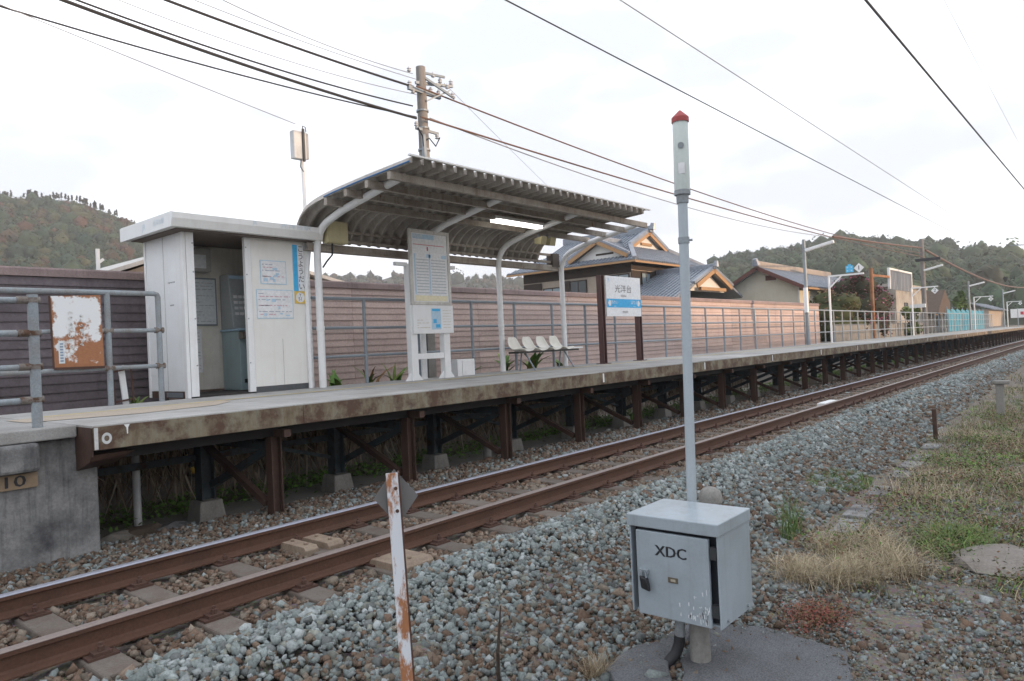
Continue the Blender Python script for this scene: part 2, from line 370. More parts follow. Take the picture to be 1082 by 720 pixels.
# ------------------------------------------------------------------ lettering (flat print), made first while the scene is light
TXT = {}
def glyphs(s):
    if s not in TXT:
        cu = bpy.data.curves.new('lettering', 'FONT'); cu.body = s; cu.size = 1.0; cu.align_x = 'CENTER'; cu.align_y = 'CENTER'; cu.resolution_u = 2
        o = bpy.data.objects.new('lettering', cu); col0.objects.link(o)
        bpy.context.view_layer.update()
        me = bpy.data.meshes.new_from_object(o.evaluated_get(bpy.context.evaluated_depsgraph_get()))
        v = np.empty(len(me.vertices)*3); me.vertices.foreach_get('co', v)
        TXT[s] = (v.reshape(-1, 3), [tuple(p.vertices) for p in me.polygons])
        bpy.data.objects.remove(o); bpy.data.curves.remove(cu); bpy.data.meshes.remove(me)
    return TXT[s]
def put_text(mb, s, c, size, right=(1, 0, 0), up=(0, 0, 1), bold=1.0, sx=1.0):
    v, f = glyphs(s); r, u = np.array(right, float), np.array(up, float)
    mb.add(np.array(c, float) + np.outer(v[:, 0]*size*sx, r) + np.outer(v[:, 1]*size, u), f)
for s_ in ['XDC', '46-10', '10', '光洋台', 'Kōyōdai', 'JR', '光洋台駅', 'あわい', 'ほりえ', 'Awai', 'Horie', '(松山市)', 'Y', '51', '時刻表', '1'] + list('こうようだい'): glyphs(s_)
def lines_of_print(mb, x0, x1, y, zs, h, rr, along='x', gap=True):
    """rows of tiny unreadable print as short bars"""
    for z in zs:
        x = x0
        while x < x1-0.01:
            l = rr.uniform(0.02, 0.09); e = min(x+l, x1)
            if along == 'x': mb.add([(x, y, z), (e, y, z), (e, y, z+h), (x, y, z+h)], [(0, 1, 2, 3)])
            x = e + rr.uniform(0.008, 0.03)
            if rr.random() < 0.12 and gap: break
def rect(mb, x0, x1, y, z0, z1):
    mb.add([(x0, y, z0), (x1, y, z0), (x1, y, z1), (x0, y, z1)], [(0, 1, 2, 3)]); return mb

# ================================================================== SETTING: ground, path
def prof(y, x=0.0):
    toe = np.interp(x, [0, 8, 45], [2.3, 2.55, 3.5])
    pts_y = [-80, toe, 4.0, 4.35, 6.6, 7.45, 7.95, 10.42, 10.47, 11.5, 60, 150]
    pts_z = [-0.42, -0.42, -0.215, -0.215, -0.215, -0.215, -0.47, -0.47, 0.86, 0.86, 1.2, 3.0]
    if x > 15.5: pts_y[8:10] = [11.42, 11.5]; pts_z[7:9] = [-.47, -.47]
    return float(np.interp(y, pts_y, pts_z))
xs = np.concatenate([np.arange(-400, -6, 60), np.arange(-6, 22, 0.22), np.arange(22, 60, 1.2), np.arange(60, 900, 40)])
ys = np.concatenate([np.arange(-400, -5, 40), np.arange(-5, 4, 0.22), np.arange(4, 10.0, 0.25), [10.42, 10.47, 11.0, 11.42, 11.5], np.arange(13, 60, 6), np.arange(60, 900, 40)])
gx, gy = np.meshgrid(xs, ys, indexing='ij')
gz = np.array([[prof(b, a) for b in ys] for a in xs])
gn = rng.normal(0, 1, gz.shape); gz = gz + np.where(gy < 9.9, gn*0.012, 0)
V = np.stack([gx, gy, gz], -1).reshape(-1, 3); nx, ny = len(xs), len(ys)
ii, jj = np.meshgrid(np.arange(nx-1), np.arange(ny-1), indexing='ij'); q = (ii*ny+jj).ravel()
raw('ground', V, np.stack([q, q+ny, q+ny+1, q+1], 1), gmat, kind='structure')
mb = MB()
for k in range(40):
    x0 = 2.6+k*1.5; ye = 9.45 if x0 < 15 else 10.6; mb.add([(x0, 7.95+0.05*math.sin(k*2.1), -0.452), (x0+1.5, 7.95+0.05*math.sin(k*2.1+2.1), -0.452), (x0+1.5, ye, -0.452), (x0, ye, -0.452)], [(0, 1, 2, 3)])
build(mb, 'path', soil_path, kind='structure')

# added, unseen rise behind the camera; its crest is shaped to block low sun
hx = np.arange(-250, 420, 7.0); hy = np.array([-300, -250, -215, -190, -170, -155, -145, -130, -110, -85, -60])
crest = np.interp(hx, [-250, -60, 20, 60, 66, 72, 84, 100, 120, 420], [18.5, 18.5, 18, 17.2, 15.6, 14.5, 14.1, 12.8, 11.4, 7])
sh_ = np.array([.3, .55, .75, .90, .98, 1.0, .96, .80, .5, .2, 0])
HZ = crest[:, None]*sh_[None] - .5 + np.where((sh_ < .95)[None], rng.normal(0, .5, (len(hx), len(hy))), rng.normal(0, .07, (len(hx), len(hy))))
HX, HY = np.meshgrid(hx, hy, indexing='ij'); V = np.stack([HX, HY, HZ], -1).reshape(-1, 3); ny_ = len(hy)
ii, jj = np.meshgrid(np.arange(len(hx)-1), np.arange(ny_-1), indexing='ij'); q = (ii*ny_+jj).ravel()
raw('hill', V, np.stack([q, q+ny_, q+ny_+1, q+1], 1), gmat, kind='structure')

# ------------------------------------------------------------------ railway track
SLX0, SLD = 1.63, 0.686
track = thing('railway_track', 'single railway track on concrete sleepers running past the platform', 'railway track', (0, 5.27, -0.2))
def rail_profile(y):
    p = [(-.064,-.153),(.064,-.153),(.064,-.143),(.018,-.128),(.0085,-.115),(.0085,-.045),(.0325,-.033),(.0325,-.006),(.026,0),(-.026,0),(-.0325,-.006),(-.0325,-.033),(-.0085,-.045),(-.0085,-.115),(-.018,-.128),(-.064,-.143)]
    return [(y+a, b) for a, b in p]
for y, head, lab in ((4.705, rail_top_dull, None), (5.837, rail_top, None)):
    r = build(MB().prism(rail_profile(y), 'x', -8, 140), 'rail', rail_rust, track)
    build(MB().prism([(y-.0335, -.009), (y-.0335, -.006), (y-.0265, .0015), (y+.0265, .0015), (y+.0335, -.006), (y+.0335, -.009)], 'x', -8, 140), 'running_surface', head, r)
smb = MB(); x = SLX0
smb.hexa([(x-.14, 4.27, -.38), (x+.14, 4.27, -.38), (x+.14, 6.27, -.38), (x-.14, 6.27, -.38), (x-.10, 4.28, -.172), (x+.10, 4.28, -.172), (x+.10, 6.26, -.172), (x-.10, 6.26, -.172)])
sl0 = build(smb, 'sleeper', sleeper_mat, track, bev=0.012, at=(x, 0, 0))
def fastening(y):
    m = MB()
    m.box(x-.085, x+.085, y-.15, y+.15, -.172, -.157)
    for s in (-1, 1):
        m.box(x-.05, x+.05, y+s*.055, y+s*.14, -.1575, -.138)
        m.lathe([(.02, 0), (.02, .03), (.012, .034), (.012, .05)], (x, y+s*.10, -.139), 8)
    return build(m, 'rail_fastening', clip_rust, sl0)
f1, f2 = fastening(4.705), fastening(5.837)
SKIP = 3
for k in range(-8, 150):
    if k in (0,): continue
    c = sl0.copy(); col0.objects.link(c); c.location = sl0.location + Vector((k*SLD, 0, 0))
    if k < 30:
        for f in (f1, f2): d = f.copy(); col0.objects.link(d); d.parent = c
# beige steel cable covers beside one sleeper
t = thing('cable_cover', 'pair of beige steel channel covers bolted across the track near the rusty sign post', 'cable cover', (3.6, 5.3, -0.17))
def cover(x0, y0, y1, w):
    m = MB(); h = .085
    m.prism([(y0, -.2), (y1, -.2), (y1, -.2+h-.03), (y1-.03, -.2+h), (y0+.03, -.2+h), (y0, -.2+h-.03)], 'x', x0, x0+w)
    for dy in (.1, .3): m.lathe([(.018, 0), (.018, .02), (.01, .024)], (x0+w/2, y0+dy, -.2+h-.001), 8)
    return m
build(cover(3.52, 5.35, 5.74, .13), 'cover', beige_steel, t, bev=.006); build(cover(3.72, 5.30, 5.72, .16), 'cover', beige_steel, t, bev=.006)
build(cover(3.62, 4.24, 4.63, .34), 'cover', beige_steel, t, bev=.006)
t = MB().box(16.9, 17.8, 4.95, 5.25, -.19, -.10)
build(t, 'marker_board', white_clean, label='white flat board lying between the rails in the distance', cat='board', bev=.01)

# ------------------------------------------------------------------ ballast stones (stuff)
import bmesh as _bm
def ico(sub):
    b = _bm.new(); _bm.ops.create_icosphere(b, subdivisions=sub, radius=1.0)
    v = np.array([p.co[:] for p in b.verts]); f = np.array([[l.index for l in q.verts] for q in b.faces]); b.free(); return v, f
ICO1V, ICO1F = ico(1); ICO2V, ICO2F = ico(2)
OCTV = np.array([(1,0,0),(-1,0,0),(0,1,0),(0,-1,0),(0,0,1),(0,0,-1)], float)
OCTF = np.array([(0,2,4),(2,1,4),(1,3,4),(3,0,4),(2,0,5),(1,2,5),(3,1,5),(0,3,5)])
def rot_mats(n):
    q = rng.normal(size=(n, 4)); q /= np.linalg.norm(q, axis=1)[:, None]; w_, x_, y_, z_ = q.T
    return np.stack([1-2*(y_*y_+z_*z_), 2*(x_*y_-z_*w_), 2*(x_*z_+y_*w_), 2*(x_*y_+z_*w_), 1-2*(x_*x_+z_*z_), 2*(y_*z_-x_*w_), 2*(x_*z_-y_*w_), 2*(y_*z_+x_*w_), 1-2*(x_*x_+y_*y_)], 1).reshape(n, 3, 3)
def scatter(P, size, cols, name, V0=ICO1V, F0=ICO1F, jit=0.24, m=stone_mat, flat=(0.55, 1.15), **kw):
    n = len(P); k = len(V0)
    S = rng.uniform(flat[0], flat[1], (n, 1, 3))
    v = V0[None]*S*(1+rng.normal(0, jit, (n, k, 1)))
    v = np.einsum('nij,nkj->nki', rot_mats(n), v)*size[:, None, None] + P[:, None, :]
    f = (F0[None] + (np.arange(n)*k)[:, None, None]).reshape(-1, 3)
    c = np.repeat(cols, k, 0)
    return raw(name, v.reshape(-1, 3), f, m, c, kind='stuff', **kw)
BROWN = np.array([(.175,.115,.080),(.195,.140,.102),(.155,.105,.075),(.22,.168,.128),(.19,.155,.122),(.140,.095,.070),(.23,.192,.152)])
GREY = np.array([(.220,.250,.240),(.275,.308,.300),(.195,.220,.212),(.325,.352,.348),(.230,.236,.205),(.250,.285,.282),(.170,.182,.176)])
def pick(pal, n): return pal[rng.integers(0, len(pal), n)]*rng.uniform(.72, 1.22, (n, 1))
def mixcol(p):   # p = probability of grey
    n = len(p); g = rng.random(n) < p
    return np.where(g[:, None], pick(GREY, n), pick(BROWN, n))
PV = np.vectorize(prof)
CUBV = np.array([(-1,-1,-1),(1,-1,-1),(1,1,-1),(-1,1,-1),(-1,-1,1),(1,-1,1),(1,1,1),(-1,1,1)], float)*.66
CUBF = np.array([(3,2,1),(3,1,0),(4,5,6),(4,6,7),(0,1,5),(0,5,4),(1,2,6),(1,6,5),(2,3,7),(2,7,6),(3,0,4),(3,4,7)])
def near_sleeper(x): 
    return np.abs(((x-SLX0)/SLD + .5) % 1 - .5)*SLD
def zone(x0, x1, dens):
    A = x1-x0
    n = int(A*3.3*dens); x = rng.uniform(x0, x1, n); y = rng.uniform(4.15, 7.5, n)
    near = near_sleeper(x); inside = (y < 6.3)
    keep = ~(inside & (near < .125) & (y > 4.28))
    for yr in (4.705, 5.837): keep &= ~(np.abs(y-yr) < .085)
    z = PV(y, x) + rng.uniform(-.012, .03, n)
    x, y, z = x[keep], y[keep], z[keep]
    P1 = np.stack([x, y, z], 1); c1 = mixcol(np.where(y > 6.4, .30, .06)*np.ones(len(x)))*np.where(y > 6.4, .92, 1.0)[:, None]
    n = int(A*2.3*dens*1.3); x = rng.uniform(x0, x1, n); y = rng.uniform(1.85, 4.30, n)
    toe = np.interp(x, [0, 8, 45], [2.0, 2.35, 3.35]); sharp = np.interp(x, [0, 3, 8], [-1.3, -.5, 0])
    keep = (y > toe + sharp + np.abs(rng.normal(0, .18, n))) & ~((near_sleeper(x) < .115) & (y > 4.26))
    x, y = x[keep], y[keep]; n = len(x)
    crest = np.clip((y-3.35+.12*np.sin(x*2.3)+rng.normal(0, .08, n))/.4, 0, 1)
    z = PV(y, x) + rng.uniform(-.012, .026, n) + np.clip(1-np.abs(y-3.92)/.42, 0, 1)*.075
    pg = .56 + .36*crest; pg = np.where(x > 9, .55+.37*crest, pg)
    c2 = mixcol(pg)*np.where(crest > .5, 1.06, .86)[:, None]
    P2 = np.stack([x, y, z], 1)
    return np.vstack([P1, P2]), np.vstack([c1, c2])
def ballast(x0, x1, dens, r, V0, F0, jit):
    P, C = zone(x0, x1, dens); s_ = rng.lognormal(math.log(r), .27, len(P)); h = rng.random(len(P)) < .62
    if V0 is OCTV: scatter(P, s_, C, 'ballast', V0, F0, jit)
    else:
        scatter(P[h], s_[h]*1.05, C[h], 'ballast', CUBV, CUBF, .20, flat=(.55, 1.25)); scatter(P[~h], s_[~h], C[~h], 'ballast', V0, F0, .20)
ballast(.2, 6.5, 1150, .0225, ICO1V, ICO1F, .2)
ballast(6.5, 15, 680, .028, CUBV, CUBF, .2)
ballast(15, 60, 170, .050, OCTV, OCTF, .2)
# loose gravel on the near ground
n = 90000; x = rng.uniform(2.2, 16, n); y = rng.uniform(-1.8, 2.3, n)
keep = (y < 2.15) & (rng.random(n) < np.clip(1.7-(x-3.6)*.26, .10, 1)); x, y = x[keep], y[keep]
P = np.stack([x, y, PV(y, x)+rng.uniform(-.006, .012, len(x))], 1)
scatter(P, rng.lognormal(math.log(.0135), .45, len(P)), mixcol(np.full(len(P), .55))*.92, 'gravel', OCTV, OCTF, .25)

# ================================================================== PLATFORM
XP0, XP1 = 2.42, 96.0
plat = thing('station_platform', 'long raised railway platform of concrete slabs on rusty steel columns', 'platform', (XP0, 6.8, 1.0))
first = build(MB().box(XP0-.005, XP0+1.994, 6.815, 9.83, .94, 1.0), 'deck_slab', deck_mat, plat, bev=.006)
s0 = build(MB().box(XP0+2, XP0+3.994, 6.815, 9.83, .94, 1.0), 'deck_slab', deck_mat, plat, bev=.006)
for k in range(1, 46): dup(s0, (2*k, 0, rng.uniform(-.003, .003)))
def channel(x0, x1, y, z0, z1):      # steel channel with its web towards the track
    return MB().prism([(y, z0), (y+.012, z0), (y+.012, z0), (y+.09, z0), (y+.09, z0+.012), (y+.012, z0+.012), (y+.012, z1-.012), (y+.09, z1-.012), (y+.09, z1), (y, z1)][:1] +
                      [(y+.09, z0), (y+.09, z0+.012), (y+.012, z0+.012), (y+.012, z1-.012), (y+.014, z1-.012), (y+.014, z1), (y, z1)], 'x', x0, x1)
fb0 = build(channel(XP0-.002, XP0+2.1, 6.80, .785, .985), 'edge_beam', fascia_mat, plat)
fb = build(channel(XP0+2.106, XP0+6.1, 6.80, .785, .985), 'edge_beam', fascia_mat, plat)
for k in range(1, 22): dup(fb, (4*k, 0, 0))
build(MB().box(XP0-.012, XP0-.002, 6.81, 7.20, .73, .98), 'end_plate', steel_brown, plat)
build(MB().hexa([(XP0-.01, 6.88, .68), (XP0+.3, 6.88, .70), (XP0+.3, 7.2, .60), (XP0-.01, 7.2, .58), (XP0-.01, 6.84, .74), (XP0+.35, 6.84, .74), (XP0+.35, 7.2, .74), (XP0-.01, 7.2, .74)]), 'end_bracket', steel_brown, plat)
mb = MB().add([(XP0+.004, 6.797, .79), (XP0+.036, 6.797, .79), (XP0+.036, 6.797, .98), (XP0+.004, 6.797, .98)], [(0, 1, 2, 3)])
build(mb, 'painted_stroke', plain('white_stroke_paint', (.62, .63, .62), .7), plat, fix=False)
th = np.linspace(0, 2*math.pi, 20, endpoint=False); mb = MB().add([(XP0+.105+.042*math.cos(a)*k_, 6.797, .88+.05*math.sin(a)*k_) for k_ in (1, .5) for a in th], [(i, (i+1) % 20, 20+(i+1) % 20, 20+i) for i in range(20)])
build(mb, 'lettering', plain('white_lettering', (.62, .63, .62), .7), plat, fix=False)
build(MB().add([(XP0+.25, 6.797, .984), (XP0+.30, 6.797, .984), (XP0+.286, 6.797, .955), (XP0+.283, 6.797, .90), (XP0+.274, 6.797, .90), (XP0+.270, 6.797, .955)], [(0, 1, 2, 3, 4, 5)]), 'paint_drip', white, plat, fix=False)
mb = MB()
for x in np.arange(XP0+8.1, 60, 4): mb.box(x-.03, x+.01, 6.794, 6.799, .82, .97)
build(mb, 'paint_marks', white, plat)
build(MB().box(XP0+.1, XP1, 7.06, 7.20, .66, .78), 'stringer', plain('shade_painted_steel', (.022, .019, .018), .8), plat)  # near-black colour paints in the shade below the edge beam
build(MB().box(XP0, XP1, 8.62, 8.78, .70, .88), 'stringer', steel_dark, plat)
build(MB().box(XP0+.2, 46, 8.75, 8.80, .28, .36), 'tie_beam', steel_dark, plat)
def hbeam(x, y, w, z0, z1):
    m = MB(); t_ = .014
    m.box(x-w/2, x-w/2+t_, y-w/2, y+w/2, z0, z1); m.box(x+w/2-t_, x+w/2, y-w/2, y+w/2, z0, z1); m.box(x-w/2+t_, x+w/2-t_, y-t_/2, y+t_/2, z0, z1)
    return m
CX0, CXD = 4.34, 1.955
fc = build(hbeam(CX0, 7.13, .128, -.40, .66), 'column', steel_brown, plat)
bc = build(hbeam(CX0, 8.70, .17, -.20, .70), 'rear_column', steel_dark, plat)
ft = build(MB().hexa([(CX0-a, 8.70-a, -.62) if k == 0 else (CX0+a, 8.70-a, -.62) if k == 1 else (CX0+a, 8.70+a, -.62) if k == 2 else (CX0-a, 8.70+a, -.62) for k, a in ((0, .20), (1, .20), (2, .20), (3, .20))] + [(CX0-.14, 8.56, -.20), (CX0+.14, 8.56, -.20), (CX0+.14, 8.84, -.20), (CX0-.14, 8.84, -.20)]), 'footing', concrete_foot, plat, bev=.015)
tb = build(MB().box(CX0-.05, CX0+.05, 7.22, 8.60, .50, .60), 'cross_beam', steel_dark, plat)
b1 = build(MB().bar((CX0-.05, 7.22, -.08), (CX0-.05, 8.62, .52), .07, .07), 'brace', steel_brown, plat)
b2 = build(MB().bar((CX0+.04, 8.60, -.02), (CX0+.04, 7.24, .52), .075, .075), 'brace', steel_dark, plat)
cant = build(MB().hexa([(CX0-.04, 6.84, .66), (CX0+.04, 6.84, .66), (CX0+.04, 8.6, .60), (CX0-.04, 8.6, .60), (CX0-.04, 6.84, .74), (CX0+.04, 6.84, .74), (CX0+.04, 8.6, .74), (CX0-.04, 8.6, .74)]), 'bracket', steel_brown, plat)
for k in range(1, 48):
    for o in (fc, bc, ft, tb, b1, b2, cant):
        if o in (bc, ft, tb) and k > 34: continue
        c = dup(o, (k*CXD, 0, rng.uniform(-.01, .01) if o is ft else 0))
# longitudinal diagonals between a few rear columns
for k in range(0, 10, 2):
    a = CX0 + k*CXD
    build(MB().bar((a+.1, 8.72, .55), (a+CXD-.1, 8.72, .05), .05, .05), 'brace', steel_dark, plat)
mb = MB().add([(2.6, 8.62, 1.004), (60, 8.62, 1.004), (60, 8.78, 1.004), (2.6, 8.78, 1.004)], [(0, 1, 2, 3)])
build(mb, 'warning_line', yellow_line, plat)
mb = MB().add([(2.26, 8.0, 1.005), (3.2, 7.75, 1.005), (4.1, 7.9, 1.005), (4.5, 8.3, 1.005), (4.6, 8.615, 1.005), (2.26, 8.615, 1.005)], [(0, 1, 2, 3, 4, 5)])
build(mb, 'sandy_patch', sand_mat, plat)

# concrete abutment at the near end of the platform
ab = thing('platform_abutment', 'stained concrete end block of the platform carrying a brass number plate', 'concrete block', (1.0, 7.3, -0.2))
mb = MB().box(-4, 2.60, 7.22, 9.95, -.6, .885); build(mb, 'block', concrete_dark, ab, bev=.03)
build(MB().box(-4, 2.40, 7.12, 9.95, .89, 1.0), 'paving', deck_mat, ab, bev=.012)
build(MB().box(-4, 2.10, 7.08, 7.215, .64, .885), 'coping', concrete_dark, ab, bev=.03)
pl = build(MB().box(1.50, 2.105, 7.195, 7.218, .50, .625), 'number_plate', plain('dull_brass', (.30, .22, .14), .5), ab)
mb = MB(); put_text(mb, '46-10', (1.79, 7.190, .562), .135, sx=1.45); put_text(mb, '46-10', (1.795, 7.1905, .564), .135, sx=1.45); build(mb, 'lettering', ink, pl, fix=False)
mb = MB().add([(-2, 8.4, 1.004), (1.7, 8.4, 1.004), (1.95, 8.62, 1.004), (-2, 8.62, 1.004)], [(0, 1, 2, 3)]); build(mb, 'warning_line', plain('yellow_line_paint', (.62, .46, .10), .8), ab)

# retaining wall of field stones below the back of the platform
rw = thing('retaining_wall', 'dark field stone retaining wall behind the platform columns', 'retaining wall', (8, 10, -0.45))
mbst = MB()
for row in range(4):
    x = 2.8 + row*.2
    while x < 15.2:
        wd = rng.uniform(.3, .62); z0 = -.48+row*.30
        v = ICO2V*np.array([wd*.56, .16, .19])*(1+rng.normal(0, .07, (len(ICO2V), 1))); v = np.sign(v)*np.abs(v)**.85*np.array([.92, .75, .85])
        m = MB().add(v + np.array([x+wd/2, 10.40, z0+.15+rng.uniform(-.03, .03)]), [tuple(f) for f in ICO2F])
        build(m, 'stone', stone_grey, rw, fix=False, smooth=True); x += wd
build(MB().box(2.7, 15.5, 10.43, 10.52, -.5, .84), 'backing', stone_grey, rw)
build(MB().box(15.5, 15.6, 10.43, 11.4, -.5, .84), 'backing', stone_grey, rw)
build(MB().box(15.4, 75, 11.40, 11.46, -.5, .88), 'wall_base', concrete_foot, rw)

# ------------------------------------------------------------------ siding wall
def board_variation(m):
    N, L = m.node_tree.nodes, m.node_tree.links; P = N['Principled BSDF']; src = P.inputs['Base Color'].links[0].from_socket
    oi = N.new('ShaderNodeObjectInfo'); L.new(mix(N, L, src, ramp(N, L, oi.outputs['Random'], [(0, .84), (.5, 1.0), (1, 1.12)]), 1.0, 'MULTIPLY'), P.inputs['Base Color'])
for m_ in (siding_pink, siding_shaded, siding_cap, deck_mat, sleeper_mat): board_variation(m_)
def siding(name, label, x0, x1, seg, mt, ncap, cat='wall'):
    y = 11.5; z0, h, rows = .90, .1265, 15
    t = thing(name, label, cat, ((x0+x1)/2, y, .86))
    protos = []
    n = max(1, int(round((x1-x0)/seg))); L_ = (x1-x0)/n
    for r in range(rows):
        a = z0 + r*h
        p = build(MB().prism([(y-.020, a), (y-.020, a+.018), (y-.006, a+h-.004), (y+.02, a+h-.004), (y+.02, a)], 'x', x0, x0+L_-.006), 'siding_board', mt, t)
        for k in range(1, n): c = dup(p, (k*L_, rng.uniform(-.002, .002), 0))
    top = z0+rows*h
    for k in range(n): build(MB().prism([(y-.045, top), (y-.045, top+.10), (y-.03, top+.125), (y+.05, top+.125), (y+.05, top)], 'x', x0+k*L_, x0+(k+1)*L_-.004), 'cap_board', ncap, t)
    build(MB().box(x0, x1, y+.02, y+.06, .8, top), 'backing', mt, t)
siding('siding_wall', 'weathered siding wall left of the ticket booth, shade painted into its colour', -2.0, 5.2, 3.6, siding_shaded, siding_cap)
siding('siding_wall', 'long pinkish siding wall behind the shelter and railing', 5.206, 38.0, 3.64, siding_pink, siding_cap)

# ------------------------------------------------------------------ railings
rl = thing('platform_railing', 'long grey pipe railing along the back edge of the platform', 'railing', (20, 9.75, 1.0))
RX0, RXD = 7.75, 1.328
p0 = build(MB().tube([(RX0, 9.75, .86), (RX0, 9.75, 2.43)], .030, 8), 'post', galv, rl, smooth=True)
for k in range(1, 62): dup(p0, (k*RXD, 0, 0))
for z in (2.43, 1.945, 1.475): build(MB().tube([(6.72, 9.75, z), (30, 9.75, z), (90, 9.75, z)], .024 if z < 2.4 else .028, 8), 'rail', galv, rl, smooth=True)
rl = thing('platform_railing', 'short grey pipe railing left of the ticket booth holding the rusty notice', 'railing', (3, 9.72, 1.0))
for x in (4.31, 3.68, 2.35, .9): build(MB().tube([(x, 9.72, .9), (x, 9.72, 2.43 if x < 4.3 else 2.395)], .036, 10), 'post', galv_old, rl, smooth=True)
for z in (2.43, 1.945, 1.475):
    e = [(4.31, 9.72, z)] if z < 2.4 else [(4.26, 9.72, 2.43), (4.30, 9.72, 2.418), (4.312, 9.72, 2.39)]
    build(MB().tube([(-1, 9.72, z), (2, 9.72, z)]+e, .028 if z < 2.4 else .033, 10), 'rail', galv_old, rl, smooth=True)
for x in (4.31, 3.68, 2.35):
    for z in (1.475, 1.945): build(MB().tube([(x-.055, 9.72, z), (x+.055, 9.72, z)], .040, 10), 'pipe_coupling', coupling, rl, smooth=True)
rl = thing('edge_railing', 'stout rusty pipe railing on the concrete abutment at the left picture edge', 'railing', (2.14, 7.28, 1.0))
for x in (2.145, .75): build(MB().tube([(x, 7.28, .98), (x, 7.28, 2.17)], .043, 12), 'post', galv_old, rl, smooth=True)
for z in (2.12, 1.83, 1.535, 1.245): build(MB().tube([(-.5, 7.28, z-.02), (2.145, 7.28, z)], .027, 10), 'rail', galv_old, rl, smooth=True)
for z in (2.12, 1.83, 1.535, 1.245): build(MB().tube([(2.02, 7.28, z), (2.20, 7.28, z)], .033, 10).lathe([(.047, -.022), (.047, .022)], (2.145, 7.28, z), 12), 'pipe_coupling', coupling, rl, smooth=True)

# rusty enamel notice on the railing
t = thing('rusty_notice', 'white enamel notice plate eaten by orange rust on the left railing', 'notice', (3.3, 9.67, 1.7))
m = MB(); pts = [on(52.5, 313, Y=9.67), on(106, 312, Y=9.67), on(110.5, 388, Y=9.67), on(57.5, 390, Y=9.67)]
m.hexa([p + np.array([0, .006, 0]) for p in pts[::-1]] + [p for p in pts[::-1]]); build(m, 'plate', rust_plate, t)
bar_ = MB().bar(pts[3]+np.array([0, -.004, 0]), pts[2]+np.array([0, -.004, 0]), .02, .03); build(bar_, 'bottom_rim', clip_rust, t)
m = MB().bar(pts[0]+np.array([-.005, 0, 0]), pts[3]+np.array([-.005, 0, 0]), .02, .012, (0, 1, 0)); build(m, 'side_rim', clip_rust, t)
x0 = pts[3][0]
st = build(rect(MB(), x0+.05, x0+.115, 9.664, pts[3][2]+.06, pts[3][2]+.33), 'sticker', paper_back, t, fix=False)
m = MB(); rr = random.Random(3)
for q_ in range(7): m.add([(x0+.065+.0, 9.662, pts[3][2]+.08+.034*q_), (x0+.10, 9.662, pts[3][2]+.08+.034*q_), (x0+.10, 9.662, pts[3][2]+.10+.034*q_), (x0+.065, 9.662, pts[3][2]+.10+.034*q_)], [(0, 1, 2, 3)])
build(m, 'print', plain('slate_blue_print', (.25, .32, .42), .6), st, fix=False)
m = MB()
def scrawl(cx, cz, s_):
    for _ in range(3):
        a0 = rr.uniform(0, 6.28); a1 = a0 + rr.uniform(1.5, 3.5); c_ = (cx+rr.uniform(-.2, .2)*s_, cz+rr.uniform(-.25, .25)*s_); R_ = s_*rr.uniform(.2, .42)
        ang = np.linspace(a0, a1, 8)
        for p, q_ in zip(ang[:-1], ang[1:]):
            A = np.array([math.cos(p), math.sin(p)]); B = np.array([math.cos(q_), math.sin(q_)])
            m.add([(c_[0]+A[0]*(R_-.005), 9.664, c_[1]+A[1]*(R_-.005)), (c_[0]+A[0]*(R_+.005), 9.664, c_[1]+A[1]*(R_+.005)), (c_[0]+B[0]*(R_+.005), 9.664, c_[1]+B[1]*(R_+.005)), (c_[0]+B[0]*(R_-.005), 9.664, c_[1]+B[1]*(R_-.005))], [(0, 1, 2, 3)])
for k in range(8): scrawl(x0+.19, 2.16-.068*k, .055)
for k in range(7): scrawl(x0+.31, 2.14-.06*k, .045)
build(m, 'faded_lettering', plain('white_outline_paint', (.68, .68, .66), .6), t, fix=False)
# leaning white stake with a brown frame
t = thing('framed_stake', 'white stake in a small brown metal frame behind the left railing', 'stake', (3.75, 9.95, .95))
build(MB().bar((3.96, 9.95, .86), (3.90, 9.95, 1.50), .07, .03), 'stake', white_clean, t)
m = MB()
m.bar((3.80, 9.91, 1.0), (3.78, 9.91, 1.42), .016, .016); m.bar((4.03, 9.91, 1.02), (4.01, 9.91, 1.46), .016, .016); m.bar((3.78, 9.91, 1.42), (4.01, 9.91, 1.46), .02, .02); m.bar((3.80, 9.91, 1.03), (4.03, 9.91, 1.06), .02, .02)
build(m, 'frame', clip_rust, t)

# ================================================================== TICKET BOOTH
KX0, KX1, KY0, KY1, KZ = 4.69, 6.68, 9.75, 10.95, 3.30
bt = thing('ticket_booth', 'small white metal ticket booth with an open doorway on the platform', 'booth', (5.7, 10.3, 1.0))
build(MB().box(KX0, KX0+.04, KY0+.10, KY1, 1.10, KZ), 'side_wall', white, bt)
build(MB().box(KX1-.04, KX1, KY0+.07, KY1, 1.10, KZ), 'side_wall', white, bt)
build(MB().box(KX0+.042, 5.35, KY1-.04, KY1, 1.06, KZ), 'rear_panel', inner, bt); build(MB().box(5.356, KX1-.042, KY1-.04, KY1, 1.06, KZ), 'rear_panel', inner, bt)
build(MB().box(KX0+.042, KX0+.06, KY0+.12, KY1-.045, 1.06, KZ), 'lining', inner, bt); build(MB().box(KX1-.06, KX1-.042, KY0+.12, KY1-.045, 1.06, KZ), 'lining', inner, bt)
build(MB().box(5.70, KX1-.07, KY0, KY0+.045, 1.09, KZ), 'front_panel', cream, bt)
build(MB().box(KX0-.012, KX0+.035, KY0, KY0+.097, 1.0, KZ), 'corner_post', white_clean, bt, bev=.006)
build(MB().box(KX0+.040, KX0+.15, KY0-.006, KY0+.08, 1.02, KZ), 'door_post', white_clean, bt, bev=.006)
build(MB().box(5.60, 5.695, KY0-.010, KY0+.06, 1.02, KZ), 'door_post', white_clean, bt, bev=.006)
